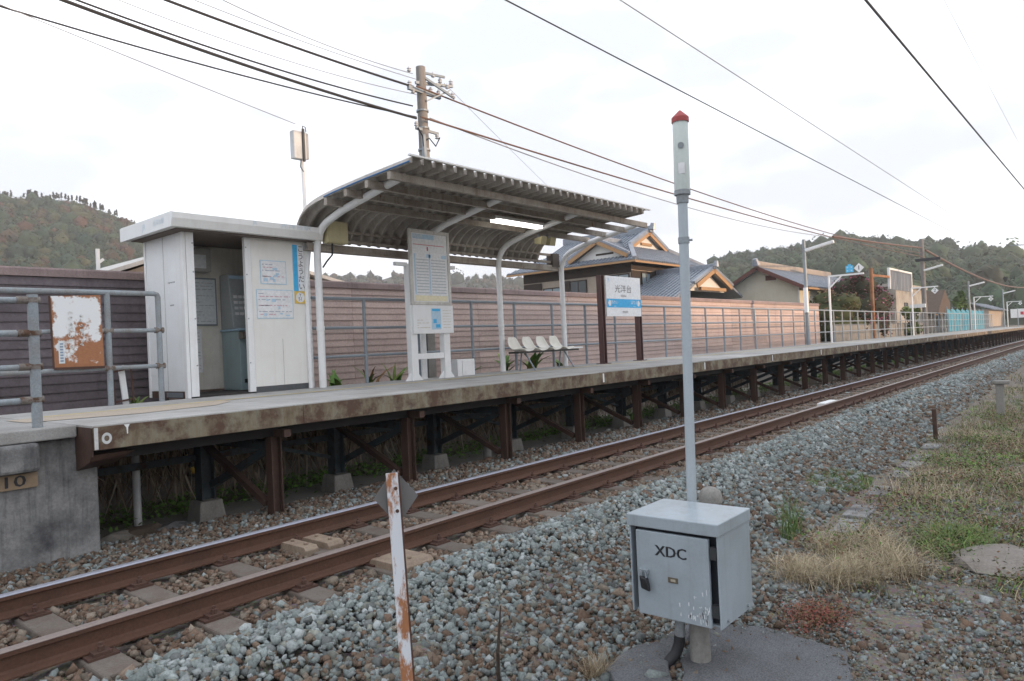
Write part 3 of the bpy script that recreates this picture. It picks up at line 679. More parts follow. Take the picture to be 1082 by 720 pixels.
build(MB().box(KX1-.066, KX1+.008, KY0-.008, KY0+.066, 1.02, KZ), 'corner_post', white_clean, bt, bev=.006)
build(MB().box(KX0-.012, KX0+.035, KY1-.05, KY1+.01, 1.0, KZ), 'corner_post', white_clean, bt, bev=.006)
build(MB().box(5.70, KX1-.07, KY0+.004, KY0+.04, 1.0, 1.088), 'plinth', plain('dark_plinth', (.09, .095, .10), .8), bt)
bp = build(MB().box(KX0+.004, KX0+.03, KY0+.105, KY1-.055, 1.0, 1.095), 'plinth', clip_rust, bt)
build(MB().box(KX0-.006, KX0+.002, KY0+.17, KY0+.66, 1.012, 1.082), 'patch_panel', plain('slate_patch', (.16, .175, .19), .7), bp)
build(MB().box(KX0+.06, KX1-.06, KY0+.05, KY1-.05, .995, 1.03), 'floor_mat', plain('dark_mat', (.04, .036, .034), .9), bt)
m = MB()
for z in (1.45, 2.1, 2.75, 3.15):
    for xx in (KX0+.13, 5.62): m.tube([(xx, KY0-.012, z), (xx, KY0-.004, z)], .010, 8)
build(m, 'screws', galv_old, bt, kind='stuff')
m = MB()
for yy_ in (10.35,): m.box(KX0-.003, KX0+.001, yy_-.004, yy_+.004, 1.1, KZ)
build(m, 'panel_joint', plain('joint_grey', (.40, .40, .40), .7), bt)
build(MB().box(6.17, 6.178, KY0-.003, KY0+.002, 1.09, 1.79), 'panel_joint', plain('joint_cream', (.50, .50, .48), .7), bt)
# roof: flat top with a two-step front fascia and flat side fascias
RX_0, RX_1, RY0, RY1 = 4.43, 6.80, 9.46, 11.1
rf = build(MB().prism([(RY0, 3.505), (RY0, 3.425), (RY0+.035, 3.315), (RY1, 3.315), (RY1, 3.505)], 'x', RX_0, RX_1), 'roof', fascia_grey, bt, bev=.005)
build(MB().prism([(RY0-.004, 3.509), (RY0-.004, 3.43), (RY0+.033, 3.311), (RY1, 3.30), (RY1, 3.49)], 'x', RX_0-.012, RX_0-.001), 'side_fascia', white, rf)
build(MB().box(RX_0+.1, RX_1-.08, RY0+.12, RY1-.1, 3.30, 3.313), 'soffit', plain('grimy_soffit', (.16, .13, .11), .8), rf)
m = MB(); put_text(m, 'JR', (RX_0-.0135, 10.30, 3.40), .12, right=(0, -1, 0)); build(m, 'logo', faded_blue, rf, fix=False); m = MB(); put_text(m, '光洋台駅', (RX_0-.0135, 9.85, 3.41), .085, right=(0, -1, 0)); build(m, 'lettering', faded_blue, rf, fix=False); m = MB()
put_text(m, 'JR', (5.62, RY0-.0015, 3.468), .075); build(m, 'logo', faded_blue, rf, fix=False); m = MB(); put_text(m, '光洋台駅', (6.30, RY0-.0015, 3.467), .07, sx=1.9)
build(m, 'lettering', faded_blue, rf, fix=False)
m = MB()
m.box(KX0+.006, KX0+.012, 0, 0, 0, 0) if 0 else None
for z, l in ((2.62, .22), (2.30, .12)):
    for k in range(6): m.add([(KX0-.0015, 10.14-l/2+l*k/6, z+.006*(k % 2)), (KX0-.0015, 10.14-l/2+l*(k+.7)/6, z+.006*(k % 2)), (KX0-.0015, 10.14-l/2+l*(k+.7)/6, z+.02), (KX0-.0015, 10.14-l/2+l*k/6, z+.02)], [(0, 1, 2, 3)])
build(m, 'scuff_marks', plain('faint_grey_print', (.25, .26, .28), .7), bt, fix=False)
# station name strip and route number on the booth
yf = KY0-.004
t = thing('name_strip', 'blue and white vertical station name strip on the booth front', 'sign', (6.52, yf, 2.6))
build(MB().box(6.40, 6.60, yf-.008, yf+.003, 2.53, 3.25), 'board', paper, t)
build(rect(MB(), 6.40, 6.485, yf-.0095, 2.53, 3.25), 'blue_band', blue, t, fix=False)
m = MB()
for k, ch in enumerate('こうようだい'): put_text(m, ch, (6.543, yf-.0095, 3.185-.118*k), .115)
build(m, 'lettering', ink, t, fix=False)
bd = build(MB().box(6.415, 6.60, yf-.010, yf+.003, 2.335, 2.525), 'number_badge', yellow_print, t)
m = MB(); th = np.linspace(0, 2*math.pi, 24, endpoint=False); m.add([(6.507+.078*math.cos(a), yf-.0115, 2.43+.078*math.sin(a)) for a in th], [tuple(range(24))]); build(m, 'disc', paper, bd, fix=False)
m = MB(); put_text(m, 'Y', (6.507, yf-.013, 2.465), .065); build(m, 'lettering', ink, bd, fix=False); m = MB(); put_text(m, '51', (6.507, yf-.013, 2.405), .075); build(m, 'lettering', ink, bd, fix=False)
def poster(name, label, x0, x1, z0, z1, seed, base=paper, cols=(ink, blue, red_print), y=yf, head=None):
    t = thing(name, label, 'poster', ((x0+x1)/2, y, z0)); rr = random.Random(seed)
    build(MB().box(x0, x1, y-.003, y+.003, z0, z1), 'border', pale_blue, t); build(MB().box(x0+.012, x1-.012, y-.0045, y-.0031, z0+.012, z1-.012), 'sheet', base, t)
    m = MB(); zz = np.arange(z1-.07, z0+.03, -.045); lines_of_print(m, x0+.03, x1-.03, y-.0055, zz[::2], .012, rr); build(m, 'print', plain(name+'_ink', (.38, .40, .48), .7), t, fix=False)
    m = MB(); lines_of_print(m, x0+.05, x1-.05, y-.0055, zz[1::3], .016, rr); build(m, 'print', plain(name+'_red', (.62, .42, .46), .7), t, fix=False)
    m = MB()
    for _ in range(6):
        a, b = rr.uniform(x0+.04, x1-.12), rr.uniform(z0+.03, z1-.12); rect(m, a, a+rr.uniform(.03, .09), y-.0060, b, b+rr.uniform(.02, .05))
    build(m, 'picture', pale_blue, t, fix=False)
    return t
poster('notice_poster', 'upper pale fare notice on the booth front panel', 5.84, 6.28, 2.62, 2.98, 1, base=paper)
poster('notice_poster', 'larger lower ticket notice on the booth front panel', 5.76, 6.38, 2.10, 2.54, 2, base=paper)
# things inside the booth
def wall_sheet(label, x0, x1, z0, z1, framed, seed):
    y = KY1-.052; t = thing('wall_notice', label, 'notice', ((x0+x1)/2, y, z0)); rr = random.Random(seed)
    if framed: build(MB().box(x0-.025, x1+.025, y-.012, y+.006, z0-.025, z1+.025), 'frame', galv, t)
    build(MB().box(x0, x1, y-.018, y-.013, z0, z1), 'sheet', paper_back if framed else paper, t)
    m = MB(); lines_of_print(m, x0+.03, x1-.03, y-.0195, np.arange(z1-.06, z0+.03, -.05), .008, rr); build(m, 'print', plain('grey_print', (.38, .4, .42), .7), t, fix=False)
wall_sheet('framed timetable sheet on the rear wall inside the booth', 5.27, 5.72, 2.08, 2.78, True, 4)
wall_sheet('white paper notice low on the rear wall inside the booth', 5.12, 5.47, 1.33, 2.0, False, 5)
t = thing('fluorescent_case', 'grey framed panel high on the rear wall inside the booth', 'panel', (5.35, 10.8, 2.9))
build(MB().box(5.05, 5.58, 10.70, 10.88, 2.88, 3.24), 'case', plain('grey_panel', (.40, .40, .38), .6), t, bev=.01); build(rect(MB(), 5.10, 5.50, 10.697, 2.93, 3.14), 'sheet', paper_back, t, fix=False)
tm = thing('ticket_machine', 'pale teal ticket machine standing inside the booth', 'ticket machine', (6.3, 10.6, 1.03))
build(MB().box(5.80, 6.38, 10.35, 10.88, 1.03, 1.95), 'cabinet', teal_machine, tm, bev=.01)
build(MB().hexa([(5.80, 10.50, 1.99), (6.38, 10.50, 1.99), (6.38, 10.88, 1.99), (5.80, 10.88, 1.99), (5.80, 10.62, 2.85), (6.38, 10.62, 2.85), (6.38, 10.88, 2.85), (5.80, 10.88, 2.85)]), 'console', plain('machine_grey', (.40, .43, .44), .4), tm, bev=.01)
build(MB().box(5.77, 6.40, 10.30, 10.88, 1.952, 1.985), 'ledge', pale_blue, tm, bev=.006)
build(MB().box(5.81, 6.37, 10.610, 10.622, 2.62, 2.83), 'header', pale_blue, tm)
m = MB()
for r in range(4):
    for c_ in range(6): z = 2.2+.09*r; y_ = 10.50+.12*(z-1.99)/.86; m.box(5.85+.08*c_, 5.91+.08*c_, y_-.012, y_+.01, z, z+.045)
build(m, 'button', paper, tm)
m = MB().box(5.78, 5.90, 10.22, 10.345, 1.82, 1.93); build(m, 'coin_tray', plain('tray_steel', (.25, .23, .2), .4, .6), tm, bev=.01)
m = MB().box(5.86, 6.0, 10.342, 10.349, 1.14, 1.20); build(m, 'vent', black, tm)

# ================================================================== SHELTER
SX = [6.76, 8.94, 11.12, 13.30]
sh = thing('platform_shelter', 'open platform shelter with a curved corrugated metal roof on white posts', 'shelter', (10, 9.6, 1.0))
def frame_path(x):
    pts = [(x, 9.60, .88), (x, 9.60, 3.15)]
    for a in np.linspace(0, rad(77), 8): pts.append((x, 9.60-.46*(1-math.cos(a)), 3.15+.46*math.sin(a)))
    pts += [(x, 8.9, 3.70), (x, 7.50, 3.96)]
    return pts
fp = None
for k, x in enumerate(SX):
    if fp is None:
        fp = build(MB().tube(frame_path(x), .057, 12), 'post', white_clean, sh, smooth=True)
        fj = build(MB().tube([(x, 9.60, 1.9), (x, 9.60, 1.97)], .064, 12).box(x-.11, x+.11, 9.49, 9.71, .985, 1.0), 'post_collar', white_clean, sh, smooth=True)
    else: dup(fp, (x-SX[0], 0, 0)); dup(fj, (x-SX[0], 0, 0))
# sheet: profile line in (y, z), corrugated along x
line = [(7.02, 4.00), (8.0, 3.935), (8.7, 3.875), (9.1, 3.825)]
for a in np.linspace(0, rad(83), 8)[1:]: line.append((9.1+.62*math.sin(a), 3.83-.45*(1-math.cos(a))*1.05-.02))
line += [(9.76, 3.33)]
line = np.array(line); seglen = np.r_[0, np.cumsum(np.linalg.norm(np.diff(line, axis=0), axis=1))]
tt = np.linspace(0, seglen[-1], 26); ly = np.interp(tt, seglen, line[:, 0]); lz = np.interp(tt, seglen, line[:, 1])
dy, dz = np.gradient(ly), np.gradient(lz); nn = np.hypot(dy, dz); oy, oz = dz/nn, -dy/nn
xsx, hs = [], []
x = 6.44; PERIOD = .21
while x < 12.60:
    for f_, h_ in ((0, 0), (.045, 0), (.06, .09), (.195, .09)): xsx.append(x+f_); hs.append(h_)
    x += PERIOD
V = np.array([[(xx, ly[k]+oy[k]*-h_, lz[k]-oz[k]*h_) for k in range(len(tt))] for xx, h_ in zip(xsx, hs)]).reshape(-1, 3)
n_ = len(tt); ii, jj = np.meshgrid(np.arange(len(xsx)-1), np.arange(n_-1), indexing='ij'); q = (ii*n_+jj).ravel()
so_ = raw('roof_sheet', V - np.array(origin(sh)), np.stack([q, q+n_, q+n_+1, q+1], 1), sheet_mat, parent=sh)
md = so_.modifiers.new('thick', 'SOLIDIFY'); md.thickness = .004
m = MB().tube([(6.435, a-.0, b+.012) for a, b in zip(ly[:17], lz[:17])], .012, 6); build(m, 'edge_trim', sheet_edge, sh)
build(MB().box(6.42, 12.80, 6.985, 7.03, 4.083, 4.105), 'edge_trim', fascia_grey, sh)
for y in (7.42, 7.90, 8.38, 8.86):
    z = np.interp(y, line[:4, 0], line[:4, 1])-.075
    build(MB().box(6.42, 13.36, y-.035, y+.035, z-.05, z+.05), 'purlin', purlin_mat, sh)
for z in (3.52, 3.36): build(MB().bar((6.6, 9.68, z), (13.3, 9.68, z), .04, .05), 'girt', purlin_mat, sh)
build(MB().prism([(9.63, 3.17), (9.80, 3.17), (9.80, 3.31), (9.785, 3.31), (9.785, 3.185), (9.645, 3.185), (9.645, 3.29), (9.63, 3.29)], 'x', 6.6, 13.25), 'gutter', purlin_mat, sh)
build(MB().box(13.0, 13.24, 9.60, 9.78, 3.25, 3.55), 'end_box', plain('dark_box', (.09, .075, .065), .7), sh)
m = MB().tube([(6.72, 9.76, 3.2), (6.66, 9.74, 2.9), (6.62, 9.72, 2.7), (6.62, 9.72, 1.0)], .035, 10); build(m, 'downpipe', white_clean, sh, smooth=True)
# things hanging in the shelter
lp_a, lp_b = on(520, 226, Y=8.38), on(574, 236, Y=8.38)
t = thing('fluorescent_lamp', 'lit white fluorescent lamp under the shelter roof', 'lamp', (10.35, 8.4, 3.80))
build(MB().box(9.62, 11.02, 8.30, 8.50, 3.79, 3.845), 'housing', white_clean, t, bev=.008)
tube_m = plain('lit_tube', (1.0, .97, .90), .4, emit=1.6)
build(MB().box(9.66, 10.98, 8.32, 8.48, 3.745, 3.789), 'diffuser', tube_m, t)
for xx, lab in ((11.22, 'left of the two cream loudspeakers under the shelter roof'), (11.52, 'right of the two cream loudspeakers under the shelter roof')):
    t = thing('loudspeaker', lab, 'loudspeaker', (xx, 8.6, 3.6), 'loudspeakers under the shelter roof')
    m = MB().hexa([(xx-.09, 8.50, 3.47), (xx+.09, 8.50, 3.47), (xx+.06, 8.68, 3.50), (xx-.06, 8.68, 3.50), (xx-.09, 8.46, 3.63), (xx+.09, 8.46, 3.63), (xx+.06, 8.68, 3.60), (xx-.06, 8.68, 3.60)]); build(m, 'horn', box_yellow, t, bev=.01)
    build(MB().bar((xx, 8.62, 3.6), (xx, 8.62, 3.72), .02, .04), 'bracket', galv, t)
t = thing('junction_box', 'cream yellow junction box on the shelter beside the booth', 'box', (7.05, 9.5, 3.3))
build(MB().box(6.85, 7.24, 9.42, 9.58, 3.28, 3.63), 'case', box_yellow, t, bev=.008); build(MB().box(6.865, 7.225, 9.408, 9.418, 3.295, 3.615), 'door', box_yellow, t, bev=.004)
build(MB().tube([(6.98, 9.5, 3.28), (6.97, 9.5, 3.1), (6.9, 9.55, 3.0), (6.84, 9.58, 2.9)], .014, 8), 'cable', black, t, smooth=True)

# ------------------------------------------------------------------ antenna mast behind the booth
t = thing('antenna_mast', 'white mast with a grey antenna box standing behind the booth', 'mast', (6.95, 10.2, .86))
b0 = on(326, 240, Y=10.2); t0 = on(314, 140, Y=10.2)
build(MB().tube([(6.98, 10.2, .86), (6.98, 10.2, 4.55), (6.95, 10.2, 5.0)], .03, 10), 'pole', white_clean, t, smooth=True)
build(MB().box(6.76, 7.0, 10.10, 10.22, 4.74, 5.2), 'antenna_box', paint('antenna_white', (.62, .63, .63), bump=.02), t, bev=.012)
build(MB().box(7.004, 7.05, 10.11, 10.21, 4.76, 5.19), 'antenna_panel', paint('antenna_grey', (.42, .43, .44), bump=.02), t, bev=.008)
build(MB().bar((6.93, 10.085, 4.70), (6.93, 10.085, 5.24), .035, .03), 'bracket', plain('dark_bracket', (.05, .05, .05), .6), t)
build(MB().tube([(6.96, 10.15, 5.2), (6.97, 10.15, 5.31), (7.02, 10.15, 5.30), (7.03, 10.15, 5.22)], .008, 6).tube([(6.9, 10.13, 4.74), (6.88, 10.13, 4.62), (6.95, 10.15, 4.55)], .008, 6), 'cable', black, t)
build(MB().tube([(6.98, 10.2, 4.0), (7.08, 10.2, 4.02)], .008, 6).lathe([(.03, -.03), (.035, 0), (.02, .03)], (7.09, 10.2, 4.03), 8), 'sensor', black, t)

# ================================================================== PLATFORM FURNITURE
# timetable stand
t = thing('timetable_stand', 'tall white timetable board on two steel legs in front of the shelter', 'timetable board', (8.8, 9.2, 1.0)); Y_ = 9.2
for x in (8.335, 9.115):
    lg = build(MB().box(x-.075, x+.075, Y_-.04, Y_+.08, 1.0, 3.0 if x < 9 else 3.0), 'leg', white_clean, t, bev=.008)
    build(MB().prism([(x-.20, 1.0), (x+.20, 1.0), (x+.09, 1.13), (x-.09, 1.13)], 'y', Y_+.0, Y_+.02), 'foot', white_clean, lg)
bx = build(MB().box(8.27, 9.23, Y_-.07, Y_-.041, 2.30, 3.60), 'board', paint('board_frame', (.66, .655, .62), bump=.02), t, bev=.006)
m = MB(); y0 = Y_-.085
m.box(8.27, 8.33, y0, Y_-.071, 2.30, 3.60); m.box(9.17, 9.23, y0, Y_-.071, 2.30, 3.60); m.box(8.331, 9.169, y0, Y_-.071, 3.54, 3.60); m.box(8.331, 9.169, y0, Y_-.071, 2.30, 2.35)
build(m, 'frame', paint('frame_white', (.66, .64, .60), bump=.02), bx, bev=.004)
yy = Y_-.0725
build(rect(MB(), 8.332, 9.168, yy, 2.352, 3.538), 'sheet', paper, bx, fix=False)
m = MB(); rect(m, 8.36, 8.86, yy-.0012, 3.44, 3.52); rect(m, 8.37, 8.405, yy-.0012, 2.48, 3.18); rect(m, 8.72, 8.75, yy-.0012, 2.48, 3.18); rect(m, 8.66, 8.78, yy-.0012, 3.12, 3.18); rect(m, 9.02, 9.15, yy-.0012, 3.12, 3.18); build(m, 'print', pale_blue, bx, fix=False)
m = MB(); rect(m, 8.36, 9.14, yy-.0012, 2.365, 2.46); build(m, 'print', cream_print, bx, fix=False)
m = MB(); rect(m, 8.36, 9.10, yy-.0012, 3.335, 3.345); rect(m, 8.68, 8.71, yy-.0014, 3.24, 3.31); build(m, 'print', red_print, bx, fix=False)
m = MB()
for k in range(12): rect(m, 8.42, 8.71, yy-.0012, 2.50+.052*k, 2.52+.052*k); rect(m, 8.77, 9.12, yy-.0012, 2.50+.052*k, 2.52+.052*k)
build(m, 'print', plain('timetable_row', (.52, .55, .57), .6), bx, fix=False)
m = MB(); put_text(m, '時刻表', (8.48, yy-.0024, 3.48), .07); build(m, 'lettering', paper, bx, fix=False)
lo = build(MB().box(8.30, 9.26, Y_-.075, Y_-.041, 1.80, 2.295), 'lower_board', white_clean, t, bev=.005); yy = Y_-.077
m = MB(); rect(m, 8.72, 8.95, yy, 1.87, 2.24); build(m, 'print', pale_blue, lo, fix=False)
m = MB(); rect(m, 8.74, 8.93, yy-.001, 2.19, 2.23); rect(m, 8.76, 8.84, yy-.001, 1.98, 2.05); rect(m, 8.82, 8.93, yy-.001, 1.90, 1.96); build(m, 'print', blue, lo, fix=False)
m = MB(); rr = random.Random(8); lines_of_print(m, 8.38, 8.68, yy, [1.90, 1.94, 1.98, 2.03], .008, rr); lines_of_print(m, 9.0, 9.2, yy, np.arange(1.9, 2.22, .05), .006, rr); build(m, 'print', plain('brown_print', (.5, .42, .3), .6), lo, fix=False)
build(MB().box(8.412, 9.038, Y_-.03, Y_+.03, 1.36, 1.46), 'crossbar', white_clean, t, bev=.006)
build(MB().box(8.0, 8.26, Y_-.02, Y_+.04, 2.96, 3.02), 'top_bar', white_clean, t); build(MB().box(9.20, 9.42, Y_-.02, Y_+.04, 2.96, 3.02), 'top_bar', white_clean, t)
# cabinets and cylinder behind it
t = thing('equipment_cabinet', 'white low equipment cabinet beside the timetable stand', 'cabinet', (9.8, 9.5, 1.0))
build(MB().box(9.62, 10.08, 9.42, 9.68, .98, 1.31), 'body', white_clean, t, bev=.008); build(MB().box(9.74, 10.07, 9.408, 9.418, 1.0, 1.285), 'door', white_clean, t, bev=.004)
t = thing('pillar', 'grey concrete post behind the timetable stand legs', 'post', (9.35, 9.68, 1.0))
build(MB().box(9.28, 9.48, 9.84, 10.0, .86, 1.98), 'shaft', concrete, t, bev=.01)
t = thing('steel_locker', 'narrow blue-grey steel duct behind the timetable stand legs', 'duct', (9.1, 9.8, 1.0))
build(MB().box(9.04, 9.20, 9.84, 9.96, .86, 1.99), 'body', paint('blue_grey', (.25, .30, .36), bump=.03), t, bev=.006)

# bench of four moulded seats
t = thing('bench', 'row of four cream plastic seats on a dark frame under the shelter', 'bench', (12.1, 9.4, 1.0)); Yb = 9.42
def seat_mesh(x):
    prof_ = [(-.36, .40), (-.32, .425), (-.22, .42), (-.09, .41), (-.02, .42), (.03, .47), (.07, .56), (.10, .66), (.112, .70)]
    wds = [.15, .185, .195, .185, .18, .185, .18, .15, .10]
    vs = []; nu = 7
    for (py, pz), wd in zip(prof_, wds):
        for i in range(nu):
            s = (i/(nu-1))*2-1; bow = (abs(s)**3)*.045
            vs.append((x+wd*s, Yb-.05+py-bow*.55, 1.0+pz+bow*(.9 if pz < .48 else .0)))
    fs = [(a*nu+i, a*nu+i+1, (a+1)*nu+i+1, (a+1)*nu+i) for a in range(len(prof_)-1) for i in range(nu-1)]
    return MB().add(vs, fs)
s0 = build(seat_mesh(11.27), 'seat', seat_mat, t, smooth=True, fix=False); md = s0.modifiers.new('thick', 'SOLIDIFY'); md.thickness = .014
md = s0.modifiers.new('smooth', 'SUBSURF'); md.levels = 1; md.render_levels = 1
for k in range(1, 4): dup(s0, (.465*k, 0, 0))
build(MB().box(11.10, 13.2, Yb-.27, Yb-.22, 1.355, 1.395).box(11.10, 13.1, Yb-.05, Yb, 1.355, 1.395), 'seat_rail', plain('dark_frame', (.05, .048, .045), .5), t)
build(MB().box(12.88, 13.30, Yb-.32, Yb+.02, 1.40, 1.43), 'side_table', white_clean, t, bev=.006)
for x in (11.4, 12.75):
    for dy in (-.30, .10): build(MB().tube([(x, Yb-.12+dy*.25, 1.36), (x+.02, Yb-.12+dy, 1.0)], .017, 8), 'leg', galv, t, smooth=True)

# station name board
t = thing('station_name_board', 'white station name board with a blue band on two brown posts', 'sign', (15, 9.1, 1.0)); Yn = 9.1
for x in (14.16, 15.83):
    p = build(hbeam(x, Yn+.03, .13, 1.0, 3.06), 'post', brown_post, t); build(MB().box(x-.14, x+.14, Yn-.09, Yn+.15, 1.0, 1.018), 'base_plate', brown_post, p)
bd = build(MB().box(14.235, 15.815, Yn-.075, Yn-.038, 2.10, 3.05), 'panel', glossy_sign, t, bev=.004); yy = Yn-.0775
build(rect(MB(), 14.238, 15.812, yy, 2.31, 2.515), 'blue_band', blue, bd, fix=False)
grey_ink = plain('dark_grey_lettering', (.16, .15, .14), .5)
for a_ in (('光洋台', (15.0, yy-.001, 2.745), .20, 1.3), ('Kōyōdai', (15.0, yy-.001, 2.59), .075, 1.0), ('(松山市)', (15.05, yy-.001, 2.20), .07, 1.0)):
    m = MB(); put_text(m, a_[0], a_[1], a_[2], sx=a_[3]); build(m, 'lettering', grey_ink, bd, fix=False)
m = MB(); put_text(m, 'あわい', (14.58, yy-.0012, 2.43), .11); build(m, 'lettering', paper, bd, fix=False); m = MB(); put_text(m, 'Awai', (14.60, yy-.0012, 2.345), .045); build(m, 'lettering', paper, bd, fix=False); m = MB(); put_text(m, 'ほりえ', (15.48, yy-.0012, 2.43), .11); build(m, 'lettering', paper, bd, fix=False); m = MB(); put_text(m, 'Horie', (15.48, yy-.0012, 2.345), .045)
build(m, 'lettering', paper, bd, fix=False)
for x, s in ((14.36, -1), (15.70, 1)):
    m = MB(); m.add([(x-s*.06, yy-.0012, 2.36), (x-s*.06, yy-.0012, 2.47), (x+s*.01, yy-.0012, 2.49), (x+s*.07, yy-.0012, 2.415), (x+s*.01, yy-.0012, 2.34)], [(0, 1, 2, 3, 4)]); build(m, 'arrow', paper, bd, fix=False)
m = MB(); put_text(m, 'JR', (14.36, yy-.001, 2.95), .11); build(m, 'logo', pale_blue, bd, fix=False)

# ------------------------------------------------------------------ lamp posts and stop signs along the platform
def lamp_post(x, label, h=4.25):
    t = thing('lamp_post', label, 'lamp post', (x, 9.5, 1.0), 'platform lamp posts')
    build(MB().tube([(x, 9.5, .9), (x, 9.5, 1+h)], [.085, .06], 10), 'pole', galv, t, smooth=True)
    build(MB().box(x-.16, x+.0, 9.42, 9.56, 2.3, 3.3), 'conduit_box', white_clean, t, bev=.01) if x < 40 else None
    build(MB().bar((x, 9.45, 1+h-.45), (x, 8.35, 1+h-.22), .16, .12), 'lamp_head', white_clean, t, bev=.02)
    return t
lamp_post(29.9, 'nearest platform lamp post, in front of the cream gabled house')
lamp_post(72.5, 'platform lamp post rising beside the blue netting')
lamp_post(97.0, 'farthest platform lamp post, beyond the blue netting')
def stop_sign(x, label, num, flag=False):
    t = thing('stop_sign', label, 'sign', (x, 9.35, 1.0), 'stopping position signs over the platform')
    m = MB().tube([(x, 9.35, .9), (x, 9.35, 3.86)], .045, 8); build(m, 'pole', white_clean, t, smooth=True)
    m = MB().bar((x, 9.38, 3.86), (x, 7.95, 3.86), .07, .07); m.bar((x, 9.35, 3.35), (x, 8.85, 3.83), .05, .05); build(m, 'arm', white_clean, t)
    z, yc = (4.10, 8.12) if flag else (3.62, 8.12); r_ = .20
    p = build(MB().add([(x-.06, yc-r_, z), (x-.06, yc, z-r_), (x-.06, yc+r_, z), (x-.06, yc, z+r_), (x-.04, yc-r_, z), (x-.04, yc, z-r_), (x-.04, yc+r_, z), (x-.04, yc, z+r_)], [(0, 1, 2, 3), (7, 6, 5, 4), (0, 4, 5, 1), (1, 5, 6, 2), (2, 6, 7, 3), (3, 7, 4, 0)]), 'diamond', white_clean, t)
    m = MB(); put_text(m, num, (x-.062, yc, z), .26, right=(0, -1, 0), sx=1.2); build(m, 'lettering', ink, p, fix=False)
    if flag:
        m = MB().box(x-.06, x-.04, yc+.22, yc+.52, z-.15, z+.13); m.box(x-.06, x-.04, yc+.31, yc+.43, z+.131, z+.19); f_ = build(m, 'flag_plate', plain('bright_blue', (.10, .50, .80), .5), t)
        m = MB()
        for a, b in ((.29, .06), (.45, .06), (.29, -.08), (.45, -.08)): m.add([(x-.062, yc+a+.03, z+b-.03), (x-.062, yc+a-.03, z+b-.03), (x-.062, yc+a-.03, z+b+.03), (x-.062, yc+a+.03, z+b+.03)], [(0, 1, 2, 3)])
        build(m, 'mark', pale_blue, f_, fix=False)
stop_sign(32.5, 'nearest overhanging white stop sign, with a blue plate and the number one', '1', True)
stop_sign(48.9, 'white stop sign arm in front of the stained concrete building', '2')
stop_sign(74.0, 'white stop sign arm in front of the blue netting', '3')
stop_sign(99.0, 'farthest white stop sign arm beyond the blue netting', '4')

# ================================================================== POLES, WIRES
def utility_pole(name, label, x, y, z0, z1, r0, r1): 
    t = thing(name, label, 'utility pole', (x, y, z0)); build(MB().tube([(x, y, z0), (x, y, z1)], [r0, r1], 14), 'shaft', wood_pole, t, smooth=True); return t
up = utility_pole('utility_pole', 'concrete utility pole with insulators rising behind the shelter', 11.48, 12.0, .8, 8.02, .15, .11)
m = MB().bar((11.0, 11.93, 7.42), (12.0, 11.93, 7.42), .07, .09).bar((11.30, 12, 7.62), (12.30, 11.8, 7.72), .06, .06).bar((11.2, 11.95, 6.55), (11.9, 11.95, 6.55), .05, .06); m.bar((11.52, 11.9, 7.75), (12.15, 11.6, 7.35), .05, .05).bar((11.45, 12, 7.9), (12.0, 11.75, 7.85), .04, .05).bar((11.48, 11.85, 7.2), (12.1, 11.7, 7.55), .03, .03); build(m, 'crossarm', galv, up)
for x, z, y in ((11.05, 7.5, 11.93), (11.95, 7.5, 11.93), (11.95, 7.76, 11.86), (12.25, 7.78, 11.8), (11.22, 6.62, 11.95), (11.12, 7.85, 12.0), (11.86, 6.45, 11.95), (12.1, 7.4, 11.62), (11.75, 7.85, 11.88), (12.02, 7.6, 11.7), (11.15, 7.35, 11.93), (11.7, 7.5, 11.93)):
    build(MB().lathe([(.03, 0), (.055, .02), (.03, .05), (.055, .07), (.03, .1), (.02, .12)], (x, y, z-.03), 8), 'insulator', insul, up)
m = MB().tube([(11.34, 11.86, 6.4), (11.36, 11.86, 5.8), (11.34, 11.86, .9)], .055, 8); build(m, 'conduit', galv, up)
m = MB().tube([(11.22, 11.9, 6.55), (11.30, 11.84, 6.35), (11.33, 11.84, 6.0), (11.34, 11.84, 5.0)], .018, 6).tube([(11.9, 11.9, 6.45), (11.7, 11.84, 6.2), (11.5, 11.84, 6.35), (11.3, 11.86, 6.2)], .015, 6); build(m, 'cable', black, up)
m = MB()
for z in (5.9, 6.1, 6.6, 7.0): m.lathe([(.145, -.02), (.145, .02)], (11.48, 12, z), 12)
build(m, 'band', galv, up)
up2 = utility_pole('utility_pole', 'grey concrete utility pole on the far part of the platform', 56.2, 10.0, .8, 7.55, .17, .13)
m = MB().bar((56.2, 10.4, 6.1), (56.2, 8.9, 6.1), .35, .18); build(m, 'transformer_arm', plain('dark_fittings', (.04, .04, .045), .6), up2)
m = MB().bar((56.0, 9.9, 5.35), (56.0, 8.75, 5.62), .16, .12); build(m, 'lamp_head', white_clean, up2, bev=.02)
m = MB().bar((56.0, 9.9, 2.95), (56.0, 10.9, 2.95), .2, .25); build(m, 'arm', white_clean, up2)
def wire(label, px, Y, r, m, n=24, sag=None, name='overhead_wire', ext=None, flat=False):
    """cable through a few sighted points in the vertical plane y = Y (or one Y per point)"""
    Ys = Y if hasattr(Y, '__len__') else [Y]*len(px)
    P = np.array([on(x, y, Y=a) for (x, y), a in zip(px, Ys)])
    if ext: P = np.vstack([P + 0]) 
    d = P[:, 0]; deg = 1 if flat else min(2, len(P)-1)
    cz = np.polyfit(d, P[:, 2], deg); cy = np.polyfit(d, P[:, 1], 1)
    lo, hi = d.min(), d.max()
    if ext: lo, hi = lo-ext[0], hi+ext[1]
    xs_ = np.linspace(lo, hi, n)
    build(MB().tube([(a, np.polyval(cy, a), np.polyval(cz, a)) for a in xs_], r, 6), name, m, label=label, cat='wire', smooth=True)
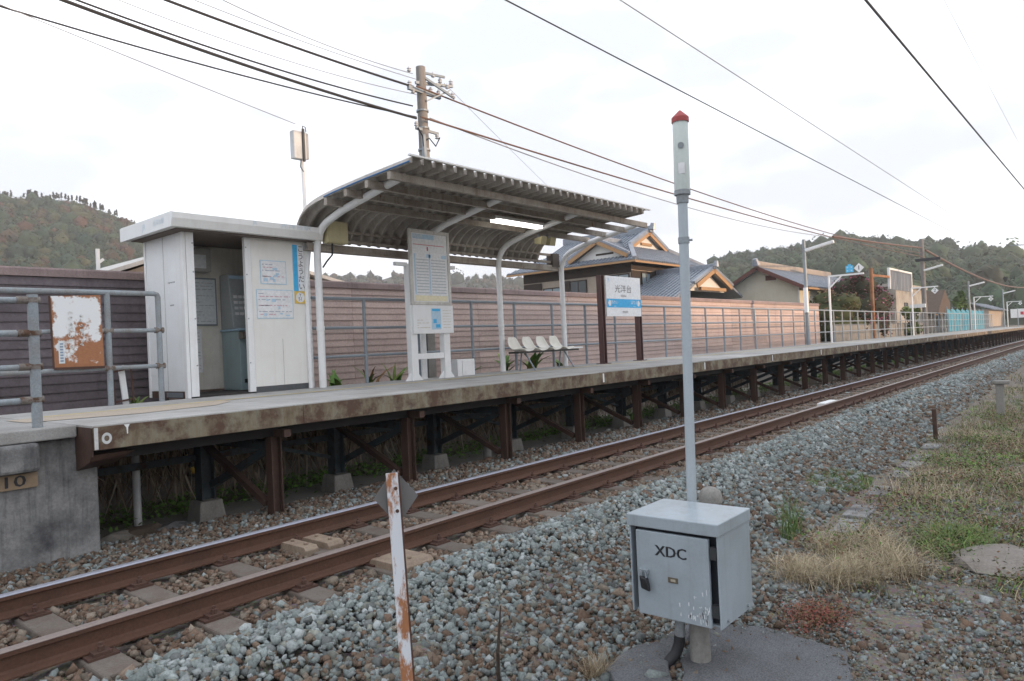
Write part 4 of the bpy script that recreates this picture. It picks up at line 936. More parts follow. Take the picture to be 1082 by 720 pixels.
wire('thick black cable bundle from the top left corner to the pole behind the shelter', [(65, 0), (235, 60), (330, 93), (440, 125)], 11.85, .028, cable_black, ext=(2, 0))
wire('black cable just above the thick bundle at the top left', [(80, 0), (235, 54), (330, 85), (436, 112)], 11.9, .016, cable_black, ext=(2, 0))
wire('black cable crossing high from the top edge to the pole behind the shelter', [(175, 0), (300, 46), (437, 92)], 11.93, .024, cable_black, ext=(2, 0))
wire('wavy thin black line, lowest of the lines reaching the pole from the left', [(0, 7), (70, 27), (200, 66), (330, 98), (440, 124)], 11.88, .014, cable_black, ext=(2, 0))
wire('faint grey line sloping from the left edge down to the antenna box', [(0, 6), (60, 28), (180, 79), (312, 131)], 10.15, .006, cable_grey, ext=(2, 0))
wire('upper thin grey line over the pole top at the left', [(235, 0), (330, 42), (436, 78)], 12.0, .008, cable_grey, ext=(2, 0))
wire('middle thin grey line over the pole top at the left', [(205, 0), (320, 44), (440, 84)], 12.0, .007, cable_grey, ext=(2, 0))
wire('lower thin grey line left of the pole behind the shelter', [(125, 0), (260, 50), (440, 100)], 12.0, .007, cable_grey, ext=(2, 0))
wire('dark line running right from the pole top above the shelter roof', [(437, 92), (540, 132), (624, 160), (700, 188), (890, 250), (976, 268)], [11.9, 11.7, 11.5, 11.3, 10.6, 10.0], .019, cable_brown, n=40)
wire('copper brown line below it running right over the shelter roof', [(440, 125), (500, 141), (568, 160), (700, 202), (880, 250), (976, 272)], [11.9, 11.7, 11.5, 11.3, 10.6, 10.0], .022, cable_brown, n=40)
wire('thin dashed-looking line, lowest of the lines over the shelter roof', [(450, 126), (500, 142), (560, 163), (700, 211), (880, 251)], [11.9, 11.7, 11.5, 11.3, 10.6], .013, cable_grey, n=40)
wire('thin drop line descending from the pole top to the roof of the tiled house', [(470, 88), (520, 140), (578, 196)], [11.9, 14, 18], .006, cable_grey)
wire('contact wire over the track, lower of the two crossing the right half', [(545, 0), (735, 110), (930, 205)], 5.27, .009, cable_black, ext=(4, 60), flat=True)
wire('messenger wire over the track, upper of the two crossing the right half', [(657, 0), (800, 95), (975, 207)], 5.27, .008, cable_grey, ext=(4, 50), flat=True)
wire('heavy black feeder cable slanting across the top right corner', [(920, 0), (1000, 108), (1082, 199)], 3.0, .024, cable_black, ext=(5, 30), flat=True)
wire('hair thin wire at the far top right', [(1010, 18), (1045, 98), (1082, 160)], 2.4, .004, cable_grey, ext=(4, 20), flat=True)
wire('thick orange brown cable drooping right from the far utility pole', [(978, 264), (1000, 277), (1030, 292), (1060, 301), (1090, 303)], 9.6, .075, cable_brown, n=40, ext=(0, 60))
wire('upper faint cable crossing the hill to the far utility pole', [(880, 250), (930, 257), (974, 262)], 10.0, .05, cable_brown)
# catenary bracket at the right edge
t = thing('catenary_mast', 'catenary mast with bracket arms at the right picture edge', 'mast', (66, 1.6, -.4))
build(MB().tube([(66, 1.2, -.4), (66, 1.2, 8.2)], .16, 10), 'pole', wood_pole, t, smooth=True)
m = MB().bar((66, 1.2, 6.9), (66, 5.9, 7.35), .07, .07).bar((66, 1.2, 5.8), (66, 5.0, 6.4), .06, .06).bar((66, 3.6, 7.1), (66, 5.1, 6.2), .05, .05).bar((66, 4.6, 5.95), (66, 5.3, 5.75), .04, .04); build(m, 'bracket', galv, t)

# ================================================================== FOREGROUND: beacon, XDC box, posts
GZ = -.40
# concrete pad, grit strewn over its edges
n = 900; a_ = rng.uniform(0, 2*math.pi, n); r_ = rng.normal(1.06, .14, n); P = np.stack([4.05+.60*np.cos(a_)*r_, 1.72+.58*np.sin(a_)*r_, np.full(n, -.372)], 1)
scatter(P, rng.lognormal(math.log(.007), .55, n), mixcol(np.full(n, .5))*.9, 'gravel', OCTV, OCTF, .25)
pad = thing('concrete_pad', 'broken grey concrete pad under the grey control box', 'concrete pad', (4.0, 1.85, GZ))
def slab(pts, z0, z1, mt=concrete):
    q = []
    for k in range(len(pts)):
        a, b = np.array(pts[k], float), np.array(pts[(k+1) % len(pts)], float); m_ = max(2, int(np.linalg.norm(b-a)/.07))
        for i in range(m_): q.append(a+(b-a)*i/m_+rng.normal(0, .009, 2))
    pts = q
    return MB().prism([(a, b) for a, b in pts], 'z', z0, z1)
build(slab([(3.86, 2.05), (4.46, 2.16), (4.60, 1.85), (4.52, 1.30), (4.10, 1.16), (3.55, 1.20), (3.50, 1.84)], -.5, -.375), 'slab', pad_mat, pad, bev=.012)
build(slab([(3.50, 2.36), (3.75, 2.38), (4.02, 2.29), (4.42, 2.24), (4.40, 2.17), (3.84, 2.11), (3.66, 2.02), (3.50, 1.92), (3.20, 1.95)], -.5, -.366), 'slab', pad_mat, pad, bev=.012)
bxo = thing('control_box', 'grey steel control box lettered XDC on a short concrete post', 'control box', (3.94, 1.98, GZ))
X0, X1, Y0, Y1, Z0, Z1 = 3.72, 4.16, 1.715, 2.275, -.085, .425
m = MB(); m.box(X1-.012, X1, Y0+.012, Y1-.012, Z0, Z1); m.box(X0, X1, Y0, Y0+.011, Z0, Z1); m.box(X0, X1, Y1-.011, Y1, Z0, Z1); m.box(X0+.03, X1-.013, Y0+.012, Y1-.012, Z0, Z0+.011)
bb = build(m, 'body', grey_box, bxo, bev=.003)
build(MB().box(X0+.055, X0+.062, Y0+.012, Y1-.012, Z0+.012, Z1-.002), 'recess', plain('dark_recess', (.03, .035, .045), .5), bb)
build(MB().box(X0-.016, X1+.008, Y0-.008, Y1+.008, Z1+.001, Z1+.072), 'lid', grey_box, bxo, bev=.006)
D0, D1 = Y0+.055, Y1-.05
dr = build(MB().box(X0-.012, X0+.012, D0, D1, Z0+.0, Z1-.018), 'door', grey_box, bxo, bev=.004)
xf = X0-.0135
m = MB()
for o_ in (0, .0025, .005): put_text(m, 'XDC', (xf-o_*.04, (D0+D1)/2+.0+o_, Z1-.125), .088, right=(0, -1, 0), sx=1.05); build(m, 'lettering', ink, dr, fix=False)
build(MB().box(xf-.003, xf+.001, (D0+D1)/2-.035, (D0+D1)/2+.025, Z0+.215, Z0+.245), 'nameplate', plain('nameplate_brass', (.12, .10, .07), .5), dr)
build(MB().box(xf-.0045, xf-.0031, (D0+D1)/2-.022, (D0+D1)/2+.008, Z0+.223, Z0+.237), 'plate_face', plain('plate_face', (.4, .36, .28), .5), dr)
hp = build(MB().box(xf-.018, xf+.0, D1-.08, D1-.02, Z0+.24, Z0+.268), 'hasp', galv_old, dr, bev=.003)
pk = build(MB().box(xf-.045, xf-.019, D1-.09, D1-.04, Z0+.155, Z0+.225), 'padlock', plain('black_padlock', (.018, .018, .02), .4), hp, bev=.008) if False else build(MB().hexa([(xf-.045, D1-.10, Z0+.15), (xf-.018, D1-.10, Z0+.15), (xf-.018, D1-.045, Z0+.165), (xf-.045, D1-.045, Z0+.165), (xf-.045, D1-.085, Z0+.225), (xf-.018, D1-.085, Z0+.225), (xf-.018, D1-.035, Z0+.238), (xf-.045, D1-.035, Z0+.238)]), 'padlock', plain('black_padlock', (.018, .018, .02), .4), dr, bev=.008)
build(MB().tube([(xf-.03, D1-.075, Z0+.225), (xf-.03, D1-.072, Z0+.262), (xf-.03, D1-.052, Z0+.268), (xf-.03, D1-.045, Z0+.235)], .006, 8), 'shackle', galv, dr, smooth=True)
for z in (Z0+.06, Z1-.13): build(MB().box(X0-.004, X0+.03, Y0+.013, Y0+.05, z, z+.07), 'hinge', plain('hinge_steel', (.07, .075, .08), .4, .5), bxo)
m = MB(); rr = random.Random(12)
for _ in range(48):
    a, b = D0+abs(rr.gauss(0, .07))+.004, Z0+.008+abs(rr.gauss(0, .07)); l = rr.uniform(.006, .034); a = min(a, D1-.03)
    m.add([(xf, a, b), (xf, a+rr.uniform(.003, .008), b+l*.2), (xf, a+rr.uniform(.004, .010), b+l), (xf, a+.001, b+l*1.2)], [(0, 1, 2, 3)])
build(m, 'paint_chips', plain('chipped_pale_paint', (.68, .70, .72), .6), dr, kind='stuff', fix=False)
for yy_ in (0,):
    for xx in (X0+.08, X1-.08): build(MB().tube([(xx, Y0-.012, Z0+.03), (xx, Y0+.001, Z0+.03)], .010, 6), 'bolt', galv_old, bxo)
build(MB().tube([(3.93, 1.955, -.45), (3.93, 1.955, -.086)], [.062, .056], 18), 'post', concrete, bxo, smooth=True)
build(MB().tube([(3.88, 2.05, -.086), (3.875, 2.055, -.25)], .030, 12), 'conduit', galv_old, bxo, smooth=True)
build(MB().tube([(3.875, 2.055, -.24), (3.87, 2.06, -.29), (3.85, 2.075, -.345), (3.80, 2.11, -.395), (3.70, 2.16, -.42)], .033, 12), 'hose', black, bxo, smooth=True)
# beacon pole
bc_ = thing('warning_beacon', 'tall grey pole with a milky cylindrical beacon under a red cap', 'beacon', (4.26, 2.12, GZ))
tp = on(721, 205, X=4.27); bs = np.array([4.26, 2.125, GZ]); lo_ = on(731, 530, X=4.26)
ax = (tp - lo_)/np.linalg.norm(tp-lo_)
def along(z): return lo_ + ax*((z-lo_[2])/ax[2])
build(MB().tube([along(GZ), along(tp[2])], .031, 16), 'pole', grey_pole, bc_, smooth=True)
zt = tp[2]
def lathe_on(prof_): # lathe following the lean of the pole
    m = MB(); n = 20; vs = []
    for r, z in prof_:
        c = along(z); vs += [(c[0]+r*math.cos(2*math.pi*i/n), c[1]+r*math.sin(2*math.pi*i/n), c[2]) for i in range(n)]
    fs = [(k*n+i, k*n+(i+1) % n, (k+1)*n+(i+1) % n, (k+1)*n+i) for k in range(len(prof_)-1) for i in range(n)] + [tuple(range(n))[::-1], tuple((len(prof_)-1)*n+i for i in range(n))]
    return m.add(vs, fs)
build(lathe_on([(.038, zt-.06), (.040, zt-.012), (.052, zt-.008), (.052, zt+.02), (.040, zt+.03)]), 'collar', galv_old, bc_, smooth=True)
bo = build(lathe_on([(.049, zt+.022), (.050, zt+.03), (.050, zt+.46), (.046, zt+.465)]), 'lamp_body', beacon_body, bc_, smooth=True)
build(lathe_on([(.056, zt+.458), (.056, zt+.488), (.048, zt+.497), (.006, zt+.536)]), 'cap', red_cap, bc_, smooth=True)
c = along(zt+.30); d_ = np.array([-c[0], -c[1], 0]); d_ /= np.linalg.norm(d_)
build(MB().tube([c+d_*.046, c+d_*.054], .020, 14), 'round_lens', plain('lens_grey', (.22, .25, .26), .3), bo, smooth=True)
c = along(zt+.16); r_ = np.array([d_[1], -d_[0], 0]); p = [c+d_*.0512-r_*.02, c+d_*.0512+r_*.02]; build(MB().add([p[0]+np.array([0, 0, -.04]), p[1]+np.array([0, 0, -.04]), p[1]+np.array([0, 0, .03]), p[0]+np.array([0, 0, .03])], [(0, 1, 2, 3)]), 'label', paper, bo, fix=False)
c = along(zt-.30); build(MB().tube([c+r_*-.03, c+r_*-.055], .007, 8).lathe([(.036, -.02), (.036, .02)], c, 12), 'clamp', galv_old, bc_)
# domed concrete marker behind the box
build(MB().lathe([(.075, -.45), (.07, .36), (.068, .385), (.078, .395), (.080, .43), (.070, .465), (.047, .49), (.015, .50)], (4.62, 2.17, 0), 16), 'marker_post', concrete, label='round-headed concrete post just behind the control box', cat='post', smooth=True)

# rusty sign post seen from behind
t = thing('sign_post', 'rusty white sign post with the back of a diamond plate, beside the track', 'sign post', (2.05, 2.33, GZ))
A = on(414.5, 500, X=2.0); B = on(431, 720, X=2.0); dA = (B-A)/(B-A)[2]; base = A + dA*(GZ-.05-A[2])
dv = (A-base)/np.linalg.norm(A-base); fw = np.array([.62, .78, 0]); rt = np.array([fw[1], -fw[0], 0])
def local(p, a, b, c): return p + rt*a + fw*b + dv*c
def lpost(r0, r1, f0, f1, p0, p1): return MB().hexa([local(p0, r0, f0, 0), local(p0, r1, f0, 0), local(p0, r1, f1, 0), local(p0, r0, f1, 0), local(p1, r0, f0, 0), local(p1, r1, f0, 0), local(p1, r1, f1, 0), local(p1, r0, f1, 0)])
build(lpost(-.028, .022, -.004, .004, base, A), 'post', rust_post, t)
build(lpost(.0225, .030, -.004, .05, base, A), 'post_flange', clip_rust, t)
pc = on(419, 528, X=2.0) ; pc = local(pc, 0, .05, 0); R_ = .118
q_ = [local(pc, -R_*.8, 0, 0), local(pc, 0, 0, -R_*1.02), local(pc, R_*.8, 0, 0), local(pc, 0, 0, R_*1.02)]
build(MB().hexa([a - fw*.0 for a in q_] + [a + fw*.004 for a in q_]), 'plate', plate_back, t)
m = MB()
for c_ in (.045, -.05): p = local(pc, 0, -.03, c_); m.tube([p - fw*.014, p + fw*.004], .008, 8)
build(m, 'bolt', clip_rust, t)

# cable trough lids half buried in the grass
tr = thing('cable_trough', 'line of half-buried concrete cable trough lids in the weeds beside the ballast', 'cable trough', (10, 2.25, GZ))
for x, y, a in ((7.55, 2.12, .02), (8.2, 2.16, .0), (9.35, 2.22, .03), (10.6, 2.25, .01), (11.3, 2.27, .0), (12.0, 2.30, -.02), (13.1, 2.34, .01), (14.2, 2.40, .02), (5.75, 2.07, .05)):
    c_, s_ = math.cos(a+.03), math.sin(a+.03); P = [(x+c_*u-s_*v_, y+s_*u+c_*v_) for u, v_ in ((-.28, -.12), (.28, -.12), (.28, .12), (-.28, .12))]
    build(MB().prism(P, 'z', -.5, -.40+rng.uniform(-.008, .012)), 'trough_lid', pad_mat if rng.random() < .0 else concrete_dark, tr, bev=.01)
build(MB().bar((14.0, 2.42, -.5), (13.96, 2.42, .12), .08, .06), 'rusty_stake', steel_brown, label='short rusty iron stake standing at the edge of the ballast', cat='stake', bev=.006)
t = thing('boundary_marker', 'short grey concrete marker post in the dry grass on the right', 'marker post', (18.0, 1.9, GZ))
build(MB().box(17.93, 18.07, 1.83, 1.97, -.5, .25), 'shaft', concrete, t, bev=.015); build(MB().box(17.89, 18.11, 1.72, 2.02, .252, .33), 'head', concrete, t, bev=.02)
v = ICO2V*np.array([.42, .36, .09])*(1+rng.normal(0, .08, (len(ICO2V), 1))); build(MB().add(v+np.array([7.0, .78, -.40]), [tuple(f) for f in ICO2F]), 'flat_rock', paint('pale_rock', (.26, .235, .21), (.14, .12, .1), .6, rough=.95, bump=.5), label='flat pale rock lying in the weeds at the lower right', cat='rock')

# ================================================================== UNDER THE PLATFORM
t = thing('plastic_pipe', 'white plastic pipe standing under the near end of the platform', 'pipe', (3.72, 9.1, -.45)); build(MB().tube([(3.69, 9.1, -.47), (3.69, 9.1, .86)], .045, 12), 'tube', white_clean, t, smooth=True)
t = thing('striped_guard', 'slanting yellow and black striped guard wire under the platform', 'guard', (4.35, 9.6, .2))
P0_, P1_ = on(190, 470, Y=9.55), on(204, 497, Y=9.55)
for k in range(6):
    a, b = P0_ + (P1_-P0_)*(k/6*1.4-.3), P0_ + (P1_-P0_)*((k+1)/6*1.4-.3); build(MB().tube([a, b], .028, 8), 'stripe', yellow_print if k % 2 else black, t)
for px_, lab in (((150, 569), 'brown weathered boulder below the near end of the platform'), ((185, 563), 'flat grey rock beside the boulder below the platform'), ((128, 574), 'low dark rock next to the concrete abutment')):
    c = on(*px_, Z=-.38); v = ICO2V*np.array([.26, .2, .13])*(1+rng.normal(0, .10, (len(ICO2V), 1))); build(MB().add(v+c, [tuple(f) for f in ICO2F]), 'rock', stone_grey if 'dark' in lab else concrete_dark if 'grey' in lab else paint('brown_rock', (.15, .115, .085), (.07, .055, .045), .6, rough=.95, bump=.6), label=lab, cat='rock')
build(MB().lathe([(.07, 0), (.07, .42), (.062, .45), (.03, .46)], on(516, 500, Z=-.47), 10), 'concrete_stub', concrete, label='small round concrete stub on the path behind the platform columns', cat='post', smooth=True)

# ------------------------------------------------------------------ vegetation helpers
def blades(P, h, lean, wd, cols, seg=3, droop=.6):
    """grass blades / strap leaves as bent ribbons: P roots (n,3)"""
    n = len(P); a = rng.uniform(0, 2*math.pi, n); dx, dy = np.cos(a), np.sin(a)
    V, F, Cc = [], [], []; k = (seg+1)*2
    verts = np.zeros((n, seg+1, 2, 3))
    for s in range(seg+1):
        t_ = s/seg; out_ = lean*t_**1.6*h; up_ = h*(t_ - droop*lean*t_**2*.5)
        c = P + np.stack([dx*out_, dy*out_, up_], 1); wv = wd*(1-t_)**.7*.5 + wd*.03
        verts[:, s, 0] = c + np.stack([-dy*wv, dx*wv, 0*wv], 1); verts[:, s, 1] = c - np.stack([-dy*wv, dx*wv, 0*wv], 1)
    base = np.arange(n)[:, None]*k
    f = np.concatenate([base + np.array([[2*s, 2*s+1, 2*s+3, 2*s+2]]) for s in range(seg)], 1).reshape(-1, 4)
    return verts.reshape(-1, 3), f, np.repeat(cols, k, 0)
def merge(parts):
    V, F, C = [], [], []; o = 0
    for v, f, c in parts: V.append(v); F.append(f+o); C.append(c); o += len(v)
    return np.vstack(V), np.vstack(F), np.vstack(C)
def tint(pal, n, lo=.75, hi=1.25): pal = np.array(pal); return pal[rng.integers(0, len(pal), n)]*rng.uniform(lo, hi, (n, 1))
STRAW = [(.38, .31, .20), (.44, .37, .25), (.32, .25, .16), (.26, .20, .13), (.22, .16, .11)]
GREEN = [(.095, .175, .035), (.13, .22, .05), (.07, .135, .03), (.17, .23, .06)]
OLIVE = [(.14, .155, .05), (.17, .165, .06), (.11, .11, .045)]
RUSTY = [(.17, .09, .055), (.22, .12, .07), (.14, .08, .05)]
def clumps(n, x0, x1, y0, y1, per, spread, ok=None):
    cx = rng.uniform(x0, x1, n); cy = rng.uniform(y0, y1, n)
    if ok is not None: k = ok(cx, cy); cx, cy = cx[k], cy[k]
    x = np.repeat(cx, per) + rng.normal(0, spread, len(cx)*per); y = np.repeat(cy, per) + rng.normal(0, spread, len(cx)*per)
    return np.stack([x, y, PV(y, x)-.01], 1)
toe_ok = lambda x, y: (y < np.interp(x, [0, 8, 45], [1.9, 2.25, 3.3])) & ((x > 5.2) | (y < .8))
# sparse near, dense further right
near_ok = lambda x, y: toe_ok(x, y) & (x > 4.9 + rng.random(len(x))*1.6)
def grass(name, P, h, lean, wd, pal, seg=3):
    n = len(P); v, f, c = blades(P, rng.uniform(h[0], h[1], n), rng.uniform(*lean, n), rng.uniform(*wd, n), tint(pal, n), seg=seg); raw(name, v, f, leaf_mat, c, kind='stuff')
grass('dry_grass', clumps(1500, 5.0, 13, -4, 3.0, 16, .10, near_ok), (.02, .10), (.4, 1.8), (.003, .007), STRAW+RUSTY[:1])
grass('dry_grass', clumps(1900, 11, 26, -7, 3.3, 14, .16, near_ok), (.04, .14), (.4, 1.7), (.005, .011), STRAW+RUSTY[:1]+OLIVE)
grass('dry_grass', clumps(3000, 22, 75, -24, 3.4, 9, .28, toe_ok), (.08, .30), (.3, 1.5), (.014, .03), STRAW+OLIVE)
grass('dry_grass', clumps(260, 3.2, 5.2, -1.6, 1.2, 8, .05, lambda x, y: (y < .9)), (.03, .10), (.3, 1.5), (.002, .005), STRAW+OLIVE)
grass('green_grass', clumps(1100, 5.4, 26, -5, 3.0, 16, .12, near_ok), (.03, .12), (.3, 1.3), (.004, .011), GREEN+OLIVE)
def leaflets(P, s, cols, tilt=.6):
    n = len(P); R = rot_mats(n); nz = R[:, :, 2]; nz[:, 2] = np.abs(nz[:, 2])+.5; nz /= np.linalg.norm(nz, axis=1)[:, None]
    a = np.cross(nz, R[:, :, 0]); a /= np.linalg.norm(a, axis=1)[:, None]; b = np.cross(nz, a)
    v = np.stack([P + a*s[:, None], P + b*s[:, None]*.55, P - a*s[:, None], P - b*s[:, None]*.55], 1)
    return v.reshape(-1, 3), np.arange(4*n).reshape(-1, 4), np.repeat(cols, 4, 0)
def weeds(name, P, dz, s_, pal):
    n = len(P); P[:, 2] += rng.uniform(*dz, n); v, f, c = leaflets(P, rng.uniform(*s_, n), tint(pal, n)); raw(name, v, f, leaf_mat, c, kind='stuff')
weeds('low_weeds', clumps(800, 5.2, 20, -4, 2.4, 30, .12, near_ok), (0, .09), (.006, .018), OLIVE+RUSTY+STRAW[2:]+GREEN)
weeds('low_weeds', clumps(160, 6.5, 20, -3.5, 1.6, 60, .16, near_ok), (0, .22), (.008, .022), GREEN+OLIVE)
weeds('low_weeds', clumps(150, 9, 24, -4, 1.8, 60, .22, near_ok), (0, .16), (.008, .022), RUSTY+STRAW[3:])
grass('dry_grass', clumps(120, 7.5, 20, -3.5, 2.9, 40, .14, near_ok), (.10, .30), (.2, 1.2), (.003, .007), STRAW[:3]+RUSTY[:2])
grass('green_grass', clumps(620, 6.0, 22, -3.5, 2.7, 24, .12, near_ok), (.05, .18), (.3, 1.4), (.005, .014), GREEN+OLIVE+STRAW[:1])
weeds('low_weeds', clumps(260, 6.0, 14, -2.5, 2.2, 70, .17, near_ok), (0, .20), (.008, .022), OLIVE+RUSTY+GREEN[:2])
grass('dry_grass', clumps(26, 7.0, 17, -2.5, 2.7, 420, .26, near_ok), (.06, .26), (.3, 1.7), (.003, .007), STRAW[:3]+[(.50, .42, .30)])
weeds('low_weeds', clumps(40, 7.0, 18, -3, 2.2, 260, .30, near_ok), (0, .10), (.008, .02), RUSTY+STRAW[3:])
weeds('low_weeds', clumps(36, 6.2, 18, -3, 2.4, 260, .24, near_ok), (0, .16), (.010, .026), GREEN+[(.16, .24, .06)])
def patch(name, cx, cy, r, n, h, pal, label, cat, wd=(.004, .009), lean=(.3, 1.1), dz=0, sp=.5):
    a = rng.uniform(0, 2*math.pi, n); rr_ = r*np.sqrt(rng.random(n)); x, y = cx+rr_*np.cos(a), cy+rr_*np.sin(a)*sp
    P = np.stack([x, y, PV(y, x)-.01+dz], 1); v, f, c = blades(P, rng.uniform(h*.5, h, n), rng.uniform(*lean, n), rng.uniform(*wd, n), tint(pal, n))
    return raw(name, v, f, leaf_mat, c, label=label, cat=cat)
q_ = np.array([(6.05, 2.05), (6.35, 1.75), (5.8, 1.72), (6.55, 1.55), (6.0, 1.55), (6.6, 1.95), (5.72, 1.98), (6.85, 1.7), (6.25, 1.35)]); w_ = rng.integers(0, 9, 3400); wh = rng.uniform(.12, .30, 9)
x = q_[w_, 0]+rng.normal(0, .09, 3400); y = q_[w_, 1]+rng.normal(0, .08, 3400)
v, f, c = blades(np.stack([x, y, np.full(3400, -.42)], 1), wh[w_]*rng.uniform(.5, 1.3, 3400), rng.uniform(.2, 1.9, 3400), rng.uniform(.0022, .006, 3400), tint(STRAW[:3]+[(.48, .40, .27)], 3400)); raw('grass_tuft', v, f, leaf_mat, c, label='bushy pale straw grass tuft right of the control box', cat='grass')
patch('grass_tuft', 6.85, 2.42, .16, 110, .55, [(.10, .17, .05), (.13, .2, .06)], 'tall green grass tuft at the ballast edge behind the straw tuft', 'grass', lean=(.15, .7))
patch('grass_tuft', 9.6, 2.75, .7, 2200, .10, GREEN, 'low bright green grass patch on the ballast edge', 'grass')
patch('grass_tuft', 3.45, 2.38, .10, 320, .2, STRAW, 'small dry grass tuft under the left side of the control box', 'grass', wd=(.002, .004))
v, f, c = leaflets(np.stack([rng.normal(5.0, .16, 2600), rng.normal(1.62, .10, 2600), -.40+rng.uniform(0, .04, 2600)], 1), rng.uniform(.005, .013, 2600), tint([(.24, .075, .055), (.20, .09, .06), (.16, .12, .05)], 2600)); raw('red_weeds', v, f, leaf_mat, c, label='rusty red low weeds at the far corner of the concrete pad', cat='weeds')
patch('grass_tuft', 7.3, 1.15, .55, 900, .22, GREEN+OLIVE, 'olive green weeds growing around the flat rock', 'weeds', wd=(.006, .016), lean=(.5, 1.5))
build(MB().tube([on(527, 722, Z=-.38), on(526, 690, X=2.95), on(529, 640, X=2.95)], [.012, .01, .004], 6), 'dry_twig', bark, label='dry brown twig standing in the ballast at the bottom', cat='twig')

# dead hanging stalks and greens below the platform
n = 8500; x = rng.uniform(2.7, 24, n); y = rng.uniform(9.6, 10.3, n); P = np.stack([x, y, rng.uniform(.15, .88, n)], 1)
P[:, 1] -= rng.uniform(0, .25, n)
hh = rng.uniform(.2, .75, n); v, f, c = blades(P, -hh, rng.uniform(-.9, .9, n), rng.uniform(.012, .055, n), tint([(.36, .28, .20), (.46, .37, .27), (.22, .155, .11), (.54, .47, .38), (.28, .22, .15)], n))
raw('dead_undergrowth', v, f, leaf_mat, c, kind='stuff')
P = clumps(1000, 2.9, 70, 9.05, 9.9, 26, .13); n = len(P); P[:, 2] = -.45+rng.uniform(0, .18, n)
raw('low_weeds', *(lambda r: (r[0], r[1], leaf_mat, r[2]))(leaflets(P, rng.uniform(.015, .045, n), tint([(.16, .30, .06), (.20, .34, .08), (.11, .21, .045)], n))), kind='stuff')
# broad leaved plants showing at the back edge of the platform and hanging below it
def leafy(x, y, z, n, h, label, pal, wd=.10):
    P = np.tile(np.array([[x, y, z]]), (n, 1)) + rng.normal(0, .04, (n, 3))*np.array([1.6, .6, .2])
    h *= 1.45; v, f, c = blades(P, rng.uniform(h*.55, h, n), rng.uniform(.4, 1.0, n), rng.uniform(wd*.7, wd*1.2, n), tint(pal, n), seg=4, droop=1.0)
    raw('leafy_plant', v, f, leaf_mat, c, label=label, cat='plant', group='leafy plants behind the railing')
LP = [(.09, .19, .04), (.13, .24, .055), (.16, .22, .05), (.07, .13, .04)]
leafy(7.62, 10.45, .84, 9, .42, 'green leafy plant between the booth and the timetable stand', LP, .13)
leafy(8.35, 10.45, .84, 7, .55, 'yellowing leafy plant just left of the timetable stand', [(.22, .2, .06), (.13, .2, .05), (.2, .12, .05)], .09)
leafy(8.95, 10.45, .84, 8, .45, 'green leafy plant at the foot of the timetable stand', LP)
leafy(10.9, 10.45, .84, 9, .40, 'small green plant left of the bench', LP, .12)
leafy(12.15, 10.45, .84, 14, .62, 'bushy green plant under the left half of the bench', LP, .13)
leafy(13.15, 10.45, .84, 16, .62, 'bushy green and yellow plant under the right end of the bench', LP+[(.26, .24, .06)], .14)
leafy(14.3, 10.45, .84, 9, .42, 'low green plant between the bench and the name board', LP, .12)
leafy(4.25, 10.45, .84, 10, .3, 'small weed beside the left corner of the booth', LP, .06)
for k, (a, b, c_) in enumerate(((3.1, .85, 'single long green leaf drooping under the deck by the abutment'), (4.6, .8, 'long green leaf drooping behind the first steel column'))):
    P = np.array([[a, 9.4, b]]*3); v, f, c = blades(P, np.array([-.6, -.5, -.4]), np.array([-.5, .4, -.2]), np.array([.10, .07, .06]), tint([(.16, .25, .07), (.2, .22, .08)], 3), seg=5); raw('drooping_leaf', v, f, leaf_mat, c, label=c_, cat='leaf')

# ================================================================== TREES
def crown_mesh(cs, base, n_leaf, leaf, inner=True, mixed=False):
    """crown = lumpy inner masses plus many small leaf faces; cs = list of (centre, radii)"""
    parts3, parts4 = [], []
    for c, r in cs:
        c, r = np.array(c, float), np.array(r, float)
        b = base[rng.integers(0, len(base))]*rng.uniform(.8, 1.2)
        if inner:
            v = ICO2V*(1+rng.normal(0, .12, (len(ICO2V), 1)))*r*.82 + c; parts3.append((v, ICO2F, np.tile((base.min(0)*.9 if mixed else b*.9), (len(v), 1))))
        d = rng.normal(size=(n_leaf, 3)); d /= np.linalg.norm(d, axis=1)[:, None]
        P = c + d*r*rng.uniform(.72, 1.08, (n_leaf, 1))
        v, f, cc = leaflets(P, leaf*rng.uniform(.6, 1.4, n_leaf), (base[rng.integers(0, len(base), n_leaf)] if mixed else b)*rng.uniform(.7, 1.35, (n_leaf, 1)))
        parts4.append((v, f, cc))
    v4, f4, c4 = merge(parts4)
    tri = np.concatenate([f4[:, [0, 1, 2]], f4[:, [0, 2, 3]]])
    ps = [(v4, tri, c4)]
    if parts3: ps.append(merge(parts3))
    return merge(ps)
